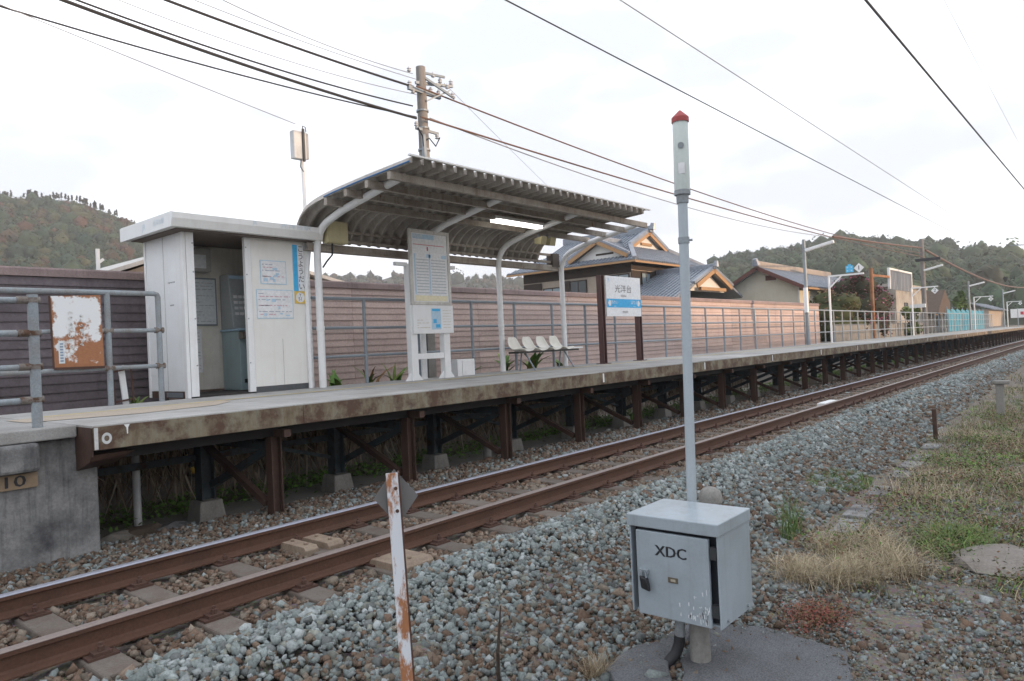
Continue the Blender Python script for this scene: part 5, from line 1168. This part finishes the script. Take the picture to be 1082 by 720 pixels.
def tree(name, label, x, y, z, h, w_, pal, cat='tree', n=7, leaves=260, leaf=.12, group=None, trunk=.08, shape='round', low=.2, mixed=False):
    t = thing(name, label, cat, (x, y, z), group)
    m = MB().tube([(x, y, z-.2), (x+.02*h, y, z+h*.45), (x-.01*h, y, z+h*.8)], [trunk, trunk*.65, trunk*.25], 7)
    for _ in range(4):
        a = rng.uniform(0, 6.28); m.tube([(x, y, z+h*.3), (x+math.cos(a)*w_*.3, y+math.sin(a)*w_*.3, z+h*rng.uniform(.55, .8))], [trunk*.5, trunk*.2], 5)
    build(m, 'trunk', bark, t)
    cs = []
    for k in range(n):
        u = rng.uniform(low, .95); rr_ = (1-u*.85) if shape == 'cone' else math.sqrt(max(.08, 1-((u-.5)/.55)**2))
        a = rng.uniform(0, 6.28); d = rng.uniform(0, .55)*w_*.5*rr_; r = w_*.5*rr_*rng.uniform(.45, .75)
        cs.append(((x+d*math.cos(a), y+d*math.sin(a), z+h*u), (r, r, r*rng.uniform(.6, .95))))
    v, f, c = crown_mesh(cs, np.array(pal), leaves, leaf, mixed=mixed)
    raw('crown', v-np.array([x, y, z]), f, crown_mat, c, parent=t); return t
PINK = [(.36, .10, .17), (.30, .09, .14), (.34, .12, .18), (.20, .07, .09), (.07, .055, .035), (.05, .055, .03), (.10, .06, .045), (.075, .065, .04), (.06, .05, .035)]
tree('flowering_bush', 'dark bush with pink blossom beside the orange post', 51.5, 12.8, .9, 4.0, 4.2, PINK, 'bush', 30, 260, .10, low=.1, mixed=True)
tree('shrub', 'olive and brown shrub right of the cream gabled house', 47.0, 13.4, .9, 2.8, 4.0, [(.12, .10, .05), (.14, .08, .05), (.07, .09, .035)], 'shrub', 20, 200, .10, low=.1, mixed=True)
tree('shrub', 'light green climbing shrub against the stained concrete building', 58.0, 11.2, .9, 2.2, 1.6, [(.12, .16, .05), (.17, .2, .07)], 'shrub', 8, 120, .10, low=.05)
tree('conical_tree', 'bright green conical tree above the blue netting', 103.0, 14.5, .9, 5.0, 4.2, [(.10, .17, .045), (.13, .19, .05)], 'tree', 14, 150, .2, shape='cone', low=.1)
tree('shrub', 'dark shrub growing out of the lower tiled roof line of the big house', 33.4, 18.2, .9, 3.35, 1.7, [(.09, .12, .05), (.12, .13, .06)], 'shrub', 8, 140, .09)
tree('roadside_tree', 'yellowing tree at the right picture edge beyond the track', 62, 1.0, -.4, 4.6, 2.2, [(.18, .17, .05), (.12, .14, .04)], 'tree', 10, 120, .14)

# ================================================================== HILLS
def wooded_hill(name, sil, Dr, Db, pal, n, size, seed, zb=1.0):
    """terrain under the sighted skyline (pixel, pixel) at ridge distance Dr, with tree crowns massed on it"""
    px = np.array([p[0] for p in sil], float); py = np.array([p[1] for p in sil], float)
    cols_ = np.linspace(px[0], px[-1], 70); top = np.interp(cols_, px, py)
    R_ = np.array([on(a, b, D=Dr) for a, b in zip(cols_, top)]); B_ = np.array([on(a, 360, D=Db) for a in cols_]); B_[:, 2] = zb
    rows = 14; tt_ = np.linspace(0, 1, rows)
    def surf(ci, t_):
        r = np.stack([np.interp(ci, np.arange(70), R_[:, k]) for k in range(3)], -1); b = np.stack([np.interp(ci, np.arange(70), B_[:, k]) for k in range(3)], -1)
        p = b + (r-b)*t_[..., None]; p[..., 2] = b[..., 2] + (r[..., 2]-size*.9-b[..., 2])*(t_**.8); return p
    G = np.stack([surf(np.arange(70.), np.full(70, a)) for a in tt_], 1)
    back = G[:, -1:] + (G[:, -1:]-CAM)*np.array([.25, .25, 0]); back[..., 2] = 0
    G = np.concatenate([G, back], 1); r2 = rows+1
    ii, jj = np.meshgrid(np.arange(69), np.arange(r2-1), indexing='ij'); q = (ii*r2+jj).ravel()
    raw(name, G.reshape(-1, 3), np.stack([q, q+r2, q+r2+1, q+1], 1), MAT['forest_floor'], kind='structure')
    ci = rng.uniform(0, 69, n); t_ = 1-rng.random(n)**1.1; k = n//9; t_[:k] = rng.uniform(.985, 1.0, k); P = surf(ci, t_)
    pal = np.array(pal); m_ = len(pal)
    low = sum(math.sin(0) + np.sin(ci*f1+seed*p1)*np.cos(t_*f2+seed*p2+ci*.15) for f1, f2, p1, p2 in ((.17, 5, 1.3, 2.1), (.41, 11, 2.7, .6), (.9, 17, .7, 1.9)))
    idx = np.clip(((low+rng.normal(0, .95, n)+2.7)/5.4*m_).astype(int), 0, m_-1); base = pal[idx]*rng.uniform(.72, 1.28, (n, 1))
    s = size*rng.lognormal(0, .33, n)
    k4 = len(ICO1V); S = np.stack([rng.uniform(.8, 1.2, n), rng.uniform(.8, 1.2, n), rng.uniform(.8, 1.35, n)], 1)
    v = ICO1V[None]*(1+rng.normal(0, .15, (n, k4, 1)))*S[:, None]*s[:, None, None]*.82 + P[:, None] + np.array([0, 0, 1.])*(s*.35)[:, None, None]
    f = (ICO1F[None] + (np.arange(n)*k4)[:, None, None]).reshape(-1, 3); cI = np.repeat(base*.8, k4, 0)
    nl = 46; d = rng.normal(size=(n*nl, 3)); d /= np.linalg.norm(d, axis=1)[:, None]; d[:, 2] = np.abs(d[:, 2])*1.1 - .2
    Q = np.repeat(P, nl, 0) + d*np.repeat(s[:, None]*S, nl, 0)*rng.uniform(.65, 1.2, (n*nl, 1)); Q[:, 2] += np.repeat(s*.35, nl)
    lv, lf, lc = leaflets(Q, np.repeat(s, nl)*rng.uniform(.08, .22, n*nl), np.repeat(base, nl, 0)*rng.uniform(.6, 1.45, (n*nl, 1)))
    tri = np.concatenate([lf[:, [0, 1, 2]], lf[:, [0, 2, 3]]])
    V_, F_, C_ = merge([(v.reshape(-1, 3), f, cI), (lv, tri, lc)])
    raw('hillside_wood', V_, F_, crown_mat, C_, kind='stuff')
paint('forest_floor', (.05, .055, .03), (.03, .03, .02), .5, rough=.95, bump=0, scale=.05, streak=False, fine=.5)
AUT = [(.026, .056, .036), (.032, .064, .040), (.040, .072, .040), (.048, .078, .040), (.052, .080, .038), (.075, .080, .038), (.09, .066, .036), (.10, .055, .034)]
EVG = [(.030, .056, .030), (.036, .066, .034), (.044, .078, .036), (.055, .084, .038), (.066, .090, .040), (.072, .075, .042)]
wooded_hill('hill', [(-120, 234), (-40, 219), (0, 213), (40, 212), (80, 216), (110, 227), (145, 241), (180, 262), (230, 290), (280, 318)], 430, 230, AUT, 3400, 2.0, 1.0)
wooded_hill('hill', [(250, 300), (330, 294), (352, 291), (380, 291), (400, 294), (418, 288), (440, 293), (480, 296), (500, 291), (530, 292), (560, 300), (620, 312), (680, 330)], 620, 400, [(.035, .05, .035), (.05, .065, .04), (.09, .07, .04)], 900, 2.8, 2.0)
wooded_hill('hill', [(700, 330), (735, 296), (752, 280), (772, 271), (800, 268), (830, 264), (852, 259), (880, 253), (897, 249), (925, 255), (955, 258), (985, 256), (1003, 262), (1012, 268), (1030, 264), (1045, 262), (1075, 268), (1120, 276), (1200, 290), (1330, 320)], 420, 190, EVG, 4300, 2.1, 3.0)
# thin ridge-top pines against the sky on the left hill
P = []; parts = []
for k in range(70):
    px_ = rng.choice([rng.uniform(28, 40), rng.uniform(52, 82), rng.uniform(84, 112), rng.uniform(-10, 130)]); c = on(px_, np.interp(px_, [0, 40, 80, 110, 145], [210, 209, 213, 224, 238])+1, D=430)
    h = rng.uniform(2.2, 4.6); cs = [(c+np.array([0, 0, h*u]), (h*.16*(1.15-u), h*.16*(1.15-u), h*.14)) for u in (.45, .65, .85)]
    parts.append(crown_mesh(cs, np.array([(.035, .045, .03), (.05, .05, .035)]), 16, .5)); 
    b0 = len(parts)
    st_ = np.array([c+np.array([-.12, 0, -2]), c+np.array([.12, 0, -2]), c+np.array([0, 0, h])]); parts.append((st_, np.array([[0, 1, 2]]), np.tile([.05, .04, .03], (3, 1))))
v, f, c = merge(parts); raw('ridge_pines', v, f, crown_mat, c, kind='stuff')

# ================================================================== HOUSES
def roof_plane(poly, name, parent, m=tile, th=.14):
    """a roof slope with real thickness and rows of tile ribs running down the slope"""
    P = [np.array(p, float) for p in poly]
    nrm = np.cross(P[1]-P[0], P[2]-P[0]); nrm /= np.linalg.norm(nrm)
    if nrm[2] < 0: nrm = -nrm
    n = len(P); mb = MB().add([p for p in P] + [p - nrm*th for p in P], [tuple(range(n)), tuple(range(n, 2*n))[::-1]] + [(i, (i+1) % n, n+(i+1) % n, n+i) for i in range(n)])
    o = build(mb, name, m, parent)
    # ribs: lines of steepest descent clipped to the polygon
    dn = np.array([nrm[0]*nrm[2], nrm[1]*nrm[2], nrm[2]**2-1]); dn /= np.linalg.norm(dn); sd = np.cross(nrm, dn)
    uv = np.array([[(p-P[0])@sd, (p-P[0])@dn] for p in P]); rib = MB()
    for u in np.arange(uv[:, 0].min()+.12, uv[:, 0].max(), .28):
        hit = []
        for i in range(n):
            a, b = uv[i], uv[(i+1) % n]
            if (a[0]-u)*(b[0]-u) < 0: hit.append(a[1]+(b[1]-a[1])*(u-a[0])/(b[0]-a[0]))
        if len(hit) >= 2:
            h0, h1 = min(hit), max(hit)
            if h1-h0 > .15:
                p, q_ = P[0]+sd*u+dn*(h0+.02)+nrm*.012, P[0]+sd*u+dn*(h1+.03)+nrm*.012
                rib.bar(p, q_, .10, .075, nrm)
    if rib.v: build(rib, 'tile_rows', m, o)
    # courses across the slope
    crs = MB()
    for v_ in np.arange(uv[:, 1].min()+.3, uv[:, 1].max()-.05, .30):
        hit = []
        for i in range(n):
            a, b = uv[i], uv[(i+1) % n]
            if (a[1]-v_)*(b[1]-v_) < 0: hit.append(a[0]+(b[0]-a[0])*(v_-a[1])/(b[1]-a[1]))
        if len(hit) >= 2 and max(hit)-min(hit) > .3: crs.bar(P[0]+sd*min(hit)+dn*v_+nrm*.005, P[0]+sd*max(hit)+dn*v_+nrm*.005, .03, .05, nrm)
    if crs.v: build(crs, 'tile_courses', m, o)
    return o
def ridge(p, q_, parent, w_=.34, h=.36, m=tile):
    o = build(MB().bar(p, q_, w_, h), 'ridge_tiles', m, parent, bev=.04); return o
def window(parent, x0, x1, y, z0, z1, axis='y', fm=timber_dark, gm=glass_dark, mull=1):
    """window on a wall facing -y (axis y) or -x (axis x): frame part with a pane below it"""
    m = MB(); d = .05
    def bx(a0, a1, b0, b1, c0, c1): m.box(a0, a1, c0, c1, b0, b1) if axis == 'y' else m.box(c0, c1, a0, a1, b0, b1)
    bx(x0-.07, x0, z0-.07, z1+.07, y-d, y+.02); bx(x1, x1+.07, z0-.07, z1+.07, y-d, y+.02); bx(x0, x1, z0-.07, z0, y-d, y+.02); bx(x0, x1, z1, z1+.07, y-d, y+.02)
    for k in range(1, mull+1): a = x0+(x1-x0)*k/(mull+1); bx(a-.03, a+.03, z0, z1, y-d+.005, y+.02)
    f = build(m, 'window_frame', fm, parent)
    m2 = MB(); m2.box(x0, x1, y-.025, y-.015, z0, z1) if axis == 'y' else m2.box(y-.025, y-.015, x0, x1, z0, z1); build(m2, 'pane', gm, f); return f
h1 = thing('tiled_house', 'large two-storey house with grey tiled roofs and orange gable boards', 'house', (43, 26, .9))
EX0, EX1, EY0, EY1, EZ, RXc, RZ = 38.1, 48.0, 22.0, 32.2, 6.42, 43.05, 8.75
g = 1.7; zb = EZ + (RZ-EZ)*(2.4/(RXc-EX0)); xa, xb = RXc-2.55, RXc+2.55; zb = EZ+(RZ-EZ)*((xa-EX0)/(RXc-EX0))
wl = build(MB().box(39.0, 47.1, 22.85, 31.4, .9, EZ+.0), 'wall', plaster_beige, h1)
build(MB().box(38.96, 39.0, 22.82, 31.4, 5.72, EZ), 'eave_board', timber_dark, h1); build(MB().box(38.96, 47.1, 22.81, 22.85, 5.9, EZ), 'eave_board', timber_dark, h1)
build(MB().box(39.01, 46.6, 22.80, 22.848, 3.2, 5.85), 'timber_cladding', timber_dark, h1)
roof_plane([(EX0, EY0, EZ), (EX0, EY1, EZ), (xa, EY1-g, zb), (RXc, EY1-g, RZ), (RXc, EY0+g, RZ), (xa, EY0+g, zb)], 'roof', h1)
roof_plane([(EX1, EY0, EZ), (EX1, EY1, EZ), (xb, EY1-g, zb), (RXc, EY1-g, RZ), (RXc, EY0+g, RZ), (xb, EY0+g, zb)], 'roof', h1)
roof_plane([(EX0, EY0, EZ), (xa, EY0+g, zb), (xb, EY0+g, zb), (EX1, EY0, EZ)], 'roof', h1)
build(MB().add([(xa, EY0+g+.3, zb-.05), (xb, EY0+g+.3, zb-.05), (RXc, EY0+g+.3, RZ-.1), (xa, EY0+g+.5, zb-.05), (xb, EY0+g+.5, zb-.05), (RXc, EY0+g+.5, RZ-.1)], [(0, 1, 2), (5, 4, 3), (0, 3, 4, 1), (1, 4, 5, 2), (2, 5, 3, 0)]), 'gable_wall', plaster_white, h1)
for s in (xa, xb): build(MB().bar((s*.92+RXc*.08, EY0+g-.02, zb+.02), (RXc, EY0+g-.02, RZ-.12), .10, .30), 'gable_board', timber_orange, h1)
build(MB().box(RXc-.7, RXc+.7, EY0+g+.2, EY0+g+.29, zb+.25, zb+.42), 'gable_vent', timber_orange, h1)
ridge((RXc, EY0+g-.25, RZ+.12), (RXc, EY1-g+.2, RZ+.12), h1, .4, .45)
for a, b in (((EX0+.1, EY0+.1, EZ+.05), (xa, EY0+g, zb+.08)), ((EX1-.1, EY0+.1, EZ+.05), (xb, EY0+g, zb+.08)), ((xa, EY0+g+.05, zb+.12), (RXc, EY0+g+.05, RZ+.1)), ((xb, EY0+g+.05, zb+.12), (RXc, EY0+g+.05, RZ+.1))): ridge(a, b, h1, .3, .26)
build(MB().tube([(RXc, EY0+g-.25, RZ+.1), (RXc, EY0+g-.35, RZ+.5)], [.26, .16], 8), 'ridge_end_tile', tile, h1)
build(MB().box(EX0-.02, EX0+.10, EY0, EY1, EZ-.17, EZ-.05), 'gutter', timber_orange, h1); build(MB().box(EX0, EX1, EY0-.02, EY0+.1, EZ-.2, EZ-.08), 'gutter', timber_orange, h1)
# dormer gable on the west slope
dX, dY, dz, hw = 38.75, 24.9, 7.95, 2.2
zf = EZ+(RZ-EZ)*((dX-EX0)/(RXc-EX0))+.1; xk = EX0+(dz-EZ)/(RZ-EZ)*(RXc-EX0)
roof_plane([(dX-.35, dY-hw-.15, zf-.05), (dX-.35, dY, dz), (xk, dY, dz)], 'dormer_roof', h1); roof_plane([(dX-.35, dY+hw+.15, zf-.05), (dX-.35, dY, dz), (xk, dY, dz)], 'dormer_roof', h1)
build(MB().add([(dX, dY-hw+.1, zf-.2), (dX, dY+hw-.1, zf-.2), (dX, dY, dz-.2), (dX+.2, dY-hw+.1, zf-.2), (dX+.2, dY+hw-.1, zf-.2), (dX+.2, dY, dz-.2)], [(0, 1, 2), (5, 4, 3), (0, 3, 4, 1), (1, 4, 5, 2), (2, 5, 3, 0)]), 'gable_wall', plaster_white, h1)
for s in (-1, 1): build(MB().bar((dX-.36, dY+s*hw, zf-.12), (dX-.36, dY, dz-.16), .10, .24), 'gable_board', timber_orange, h1)
build(MB().box(dX-.02, dX-.002, dY-1.0, dY+.3, zf+.14, zf+.26), 'gable_vent', timber_dark, h1)
ridge((dX-.5, dY, dz+.1), (xk, dY, dz+.1), h1, .3, .3)
for s in (-1, 1): ridge((dX-.3, dY+s*(hw+.1), zf+.05), (dX-.3, dY, dz+.06), h1, .24, .18)
window(h1, 23.0, 24.4, 38.95, 4.6, 5.6, 'x', gm=glass_pale); window(h1, 26.2, 27.4, 38.95, 4.3, 5.5, 'x'); window(h1, 28.2, 29.6, 38.95, 4.3, 5.2, 'x', gm=glass_pale)
build(MB().box(38.9, 38.95, 29.8, 31.35, 4.2, 5.65), 'shutter_box', timber_dark, h1); build(MB().box(38.9, 38.96, 27.45, 28.1, 4.1, 5.6), 'shutter_box', timber_dark, h1)
window(h1, 40.2, 41.2, 22.79, 4.9, 5.7, 'y', gm=glass_pale)
# lower front roof with its own gable
LX, LZ, LY0, LY1 = 42.2, 5.72, 18.9, 22.8
roof_plane([(36.6, LY0, 3.65), (LX, LY0, LZ), (LX, LY1, LZ), (36.6, LY1, 3.65)], 'lower_roof', h1); roof_plane([(46.6, LY0, 4.1), (LX, LY0, LZ), (LX, LY1, LZ), (46.6, LY1, 4.1)], 'lower_roof', h1)
build(MB().box(37.6, 45.8, 19.5, 22.8, .9, 3.9), 'lower_wall', plaster_beige, h1)
build(MB().add([(39.6, 19.3, 4.3), (44.6, 19.3, 4.3), (LX, 19.3, LZ-.15), (39.6, 19.5, 4.3), (44.6, 19.5, 4.3), (LX, 19.5, LZ-.15)], [(0, 1, 2), (5, 4, 3), (0, 3, 4, 1), (1, 4, 5, 2), (2, 5, 3, 0)]), 'gable_wall', plaster_white, h1)
for p in ((39.7, LY0-.06, 4.55), (44.7, LY0-.06, 4.55)): build(MB().bar(p, (LX, LY0-.06, LZ-.15), .10, .26), 'gable_board', timber_orange, h1)
build(MB().bar((40.4, LY0+.1, 4.42), (44.0, LY0+.1, 4.42), .2, .2), 'gable_tie', timber_orange, h1)
ridge((LX, LY0-.15, LZ+.1), (LX, LY1, LZ+.1), h1, .34, .34); ridge((39.4, LY0+.05, 4.72), (LX, LY0+.05, LZ+.06), h1, .28, .2); ridge((45.0, LY0+.05, 4.75), (LX, LY0+.05, LZ+.06), h1, .28, .2)
build(MB().tube([(LX, LY0-.15, LZ+.1), (LX, LY0-.22, LZ+.45)], [.22, .12], 8), 'ridge_end_tile', tile, h1)

h2 = thing('cream_house', 'single-storey cream house with a shallow grey tiled gable roof', 'house', (54, 18, .9))
gX = 46.9; fY, rY, bY = 15.0, 18.0, 21.2; eZ, aZ = 4.55, 5.98; xe = 66.0
build(MB().add([(gX+.6, fY+.55, .9), (xe, fY+.55, .9), (xe, bY-.5, .9), (gX+.6, bY-.5, .9), (gX+.6, fY+.55, eZ+.12), (xe, fY+.55, eZ+.12), (xe, bY-.5, eZ), (gX+.6, bY-.5, eZ), (gX+.6, rY, aZ-.12), (xe, rY, aZ-.12)], [(0, 1, 5, 4), (2, 3, 7, 6), (0, 4, 8, 7, 3), (1, 2, 6, 9, 5)]), 'wall', plaster_cream, h2)
roof_plane([(gX, fY, eZ-.1), (xe+.4, fY, eZ-.1), (xe+.4, rY, aZ), (gX, rY, aZ)], 'roof', h2); roof_plane([(gX, bY, eZ-.35), (xe+.4, bY, eZ-.35), (xe+.4, rY, aZ), (gX, rY, aZ)], 'roof', h2)
ridge((gX-.1, rY, aZ+.14), (62.5, rY, aZ+.14), h2, .42, .42, paint('sunlit_ridge_tile', (.36, .30, .25), bump=.1))  # golden colour paints the low sun onto the ridge tiles
build(MB().tube([(gX-.05, rY, aZ+.1), (gX-.2, rY, aZ+.5)], [.28, .16], 8), 'ridge_end_tile', tile, h2)
for a, b in ((fY, eZ-.1), (bY, eZ-.35)): build(MB().bar((gX-.03, a, b-.1), (gX-.03, rY, aZ-.1), .06, .24), 'gable_board', timber_red, h2)
build(MB().box(gX, xe, fY-.03, fY+.08, eZ-.28, eZ-.16), 'gutter', timber_orange, h2)
build(MB().box(gX+.56, gX+.598, rY-1.05, rY-.35, aZ-.95, aZ-.62), 'gable_vent', timber_red, h2)
build(MB().box(gX+.56, gX+.6, fY+.5, fY+.56, .9, eZ), 'corner_trim', plaster_white, h2)
window(h2, 52.0, 54.0, fY+.545, 2.2, 3.5, 'y'); window(h2, 57.0, 59.0, fY+.545, 2.2, 3.5, 'y')

sd_ = thing('low_shed', 'low building with a pale gable roof half hidden behind the booth', 'shed', (8.5, 17, .9))
P = [on(100, 290, Y=16), on(219, 254, Y=16), on(362, 298, Y=16)]
def gable_roof(P, y0, y1, m, parent):
    for a, b in ((P[0], P[1]), (P[2], P[1])):
        build(MB().hexa([(a[0], y0, a[2]-.09), (b[0], y0, b[2]-.09), (b[0], y1, b[2]-.09), (a[0], y1, a[2]-.09), (a[0], y0, a[2]), (b[0], y0, b[2]), (b[0], y1, b[2]), (a[0], y1, a[2])]), 'roof', m, parent)
gable_roof(P, 15.9, 22, paint('pale_metal_roof', (.55, .53, .50), bump=.02), sd_)
build(MB().prism([(P[0][0]+.3, .9), (P[2][0]-.3, .9), (P[2][0]-.3, P[2][2]-.05), (P[1][0], P[1][2]-.12), (P[0][0]+.3, P[0][2]-.05)], 'y', 16.2, 21.7), 'wall', plaster_beige, sd_)
a = on(104, 287, Y=15.5); build(MB().tube([(a[0], 15.5, .9), (a[0], 15.5, a[2]+.45)], .04, 8).bar((a[0]-.02, 15.5, a[2]+.15), (a[0]+.1, 15.5, a[2]+.25), .05, .05), 'vent_pipe', white_clean, label='short white pipe sticking up behind the dark siding wall', cat='pipe')

# far platform end: building, mirror, netting, small shingled shelter
t = thing('concrete_building', 'pale streaked concrete building behind the far platform railing', 'building', (72, 14, .9))
build(MB().box(67, 78.5, 14, 19, .9, 5.0), 'wall', concrete_pale, t, bev=.02); build(MB().box(66.7, 78.8, 13.7, 19.3, 5.0, 5.25), 'roof', concrete_pale, t)
window(t, 70, 71.2, 13.99, 2.5, 3.6, 'y')
t = thing('mirror_post', 'orange rusty post holding a large framed mirror panel', 'post', (48.7, 11.5, .9))
build(MB().tube([(48.7, 11.5, .8), (48.7, 11.5, 5.3)], .11, 10), 'post', steel_orange, t, smooth=True)
build(MB().bar((48.7, 11.5, 4.85), (53.4, 11.5, 4.95), .14, .14).bar((48.7, 11.5, 4.65), (49.6, 11.5, 4.9), .08, .08), 'arm', steel_orange, t)
m = MB().box(53.3, 59.9, 11.46, 11.52, 4.12, 5.42); pn = build(m, 'panel', plain('dark_panel', (.07, .07, .075), .35), t)
m = MB(); m.box(53.15, 60.05, 11.40, 11.56, 5.42, 5.56); m.box(53.15, 53.3, 11.40, 11.56, 4.12, 5.42); m.box(59.9, 60.05, 11.40, 11.56, 4.12, 5.42); build(m, 'frame', white_clean, t, bev=.02)
m = MB()
for k in range(7): a = 53.9+k*.85; m.add([(a+.4, 11.452, 5.40), (a+.5, 11.452, 5.40), (a+(k-3)*.28+.22, 11.452, 4.14), (a+(k-3)*.28, 11.452, 4.14)], [(0, 1, 2, 3)])
build(m, 'streaks', plain('pale_streak', (.26, .26, .26), .5), pn, fix=False)
t = thing('garden_hut', 'small hut with a steep brown shingled gable beyond the utility pole', 'hut', (86, 14.5, .9))
build(MB().box(83.0, 89.0, 14.0, 18.0, .9, 3.1), 'wall', plaster_beige, t)
build(MB().prism([(82.2, 2.75), (86.8, 5.25), (89.6, 3.9), (89.3, 2.75)], 'y', 13.5, 18.4), 'roof', thatch_mat, t); window(t, 84, 85, 13.99, 1.5, 2.6, 'y', fm=timber_orange)
t = thing('netting_fence', 'bright blue netting fence behind the far platform railing', 'netting', (86, 11.6, .9))
for k in range(9): build(MB().tube([(75+k*2.9, 11.6, .9), (75+k*2.9, 11.6, 3.2)], .05, 6), 'stake', galv, t)
for k in range(8):
    a = 75+k*2.9; vs, fs = [], []
    for i in range(9):
        for j in range(3): s_ = math.sin(i/8*math.pi); vs.append((a+2.9*i/8, 11.55+.12*math.sin(i*1.7+j), .95+(2.1-.28*s_)*j/2))
    for i in range(8):
        for j in range(2): fs.append((i*3+j, (i+1)*3+j, (i+1)*3+j+1, i*3+j+1))
    o = build(MB().add(vs, fs), 'net_panel', net_blue, t, fix=False); md = o.modifiers.new('thick', 'SOLIDIFY'); md.thickness = .02
t = thing('grey_block_wall', 'low grey block wall between the cream house and the far platform', 'wall', (52, 11.6, .9)); 
for k in range(12): build(MB().box(41+k*2.0, 42.99+k*2.0, 11.6, 11.75, .8, 1.85), 'block', concrete, t, bev=.01)
t = thing('far_house', 'small far grey-roofed house at the right picture edge', 'house', (165, 20, 1.0))
build(MB().box(160, 182, 18, 24, .9, 4.2), 'wall', plaster_beige, t); roof_plane([(159, 17, 4.1), (183, 17, 4.1), (183, 21, 5.6), (159, 21, 5.6)], 'roof', t); roof_plane([(159, 25, 4.1), (183, 25, 4.1), (183, 21, 5.6), (159, 21, 5.6)], 'roof', t)
build(MB().box(159.9, 160, 19, 20.5, 2.2, 3.6), 'window', glass_dark, t)
t = thing('signal_board', 'small white and red board beyond the end of the platform', 'sign', (118, 11, 1)); build(MB().tube([(118, 10, .5), (118, 10, 3.4)], .07, 6), 'pole', galv, t); build(MB().box(117.95, 118, 9.2, 10.8, 2.1, 3.3), 'board', white_clean, t); build(MB().box(117.93, 117.948, 9.35, 9.7, 2.5, 2.9), 'red_patch', red_print, t)

# ------------------------------------------------------------------ air
m = bpy.data.materials.new('haze'); m.use_nodes = True; nt = m.node_tree; nt.nodes.clear()
o_ = nt.nodes.new('ShaderNodeOutputMaterial'); pv = nt.nodes.new('ShaderNodeVolumePrincipled'); pv.inputs['Color'].default_value = (.93, .96, 1.0, 1); pv.inputs['Density'].default_value = 0.00055; pv.inputs['Anisotropy'].default_value = 0.0
nt.links.new(pv.outputs['Volume'], o_.inputs['Volume'])
build(MB().box(-460, 1000, -460, 1000, -2.0, 150), 'haze', m, kind='stuff')
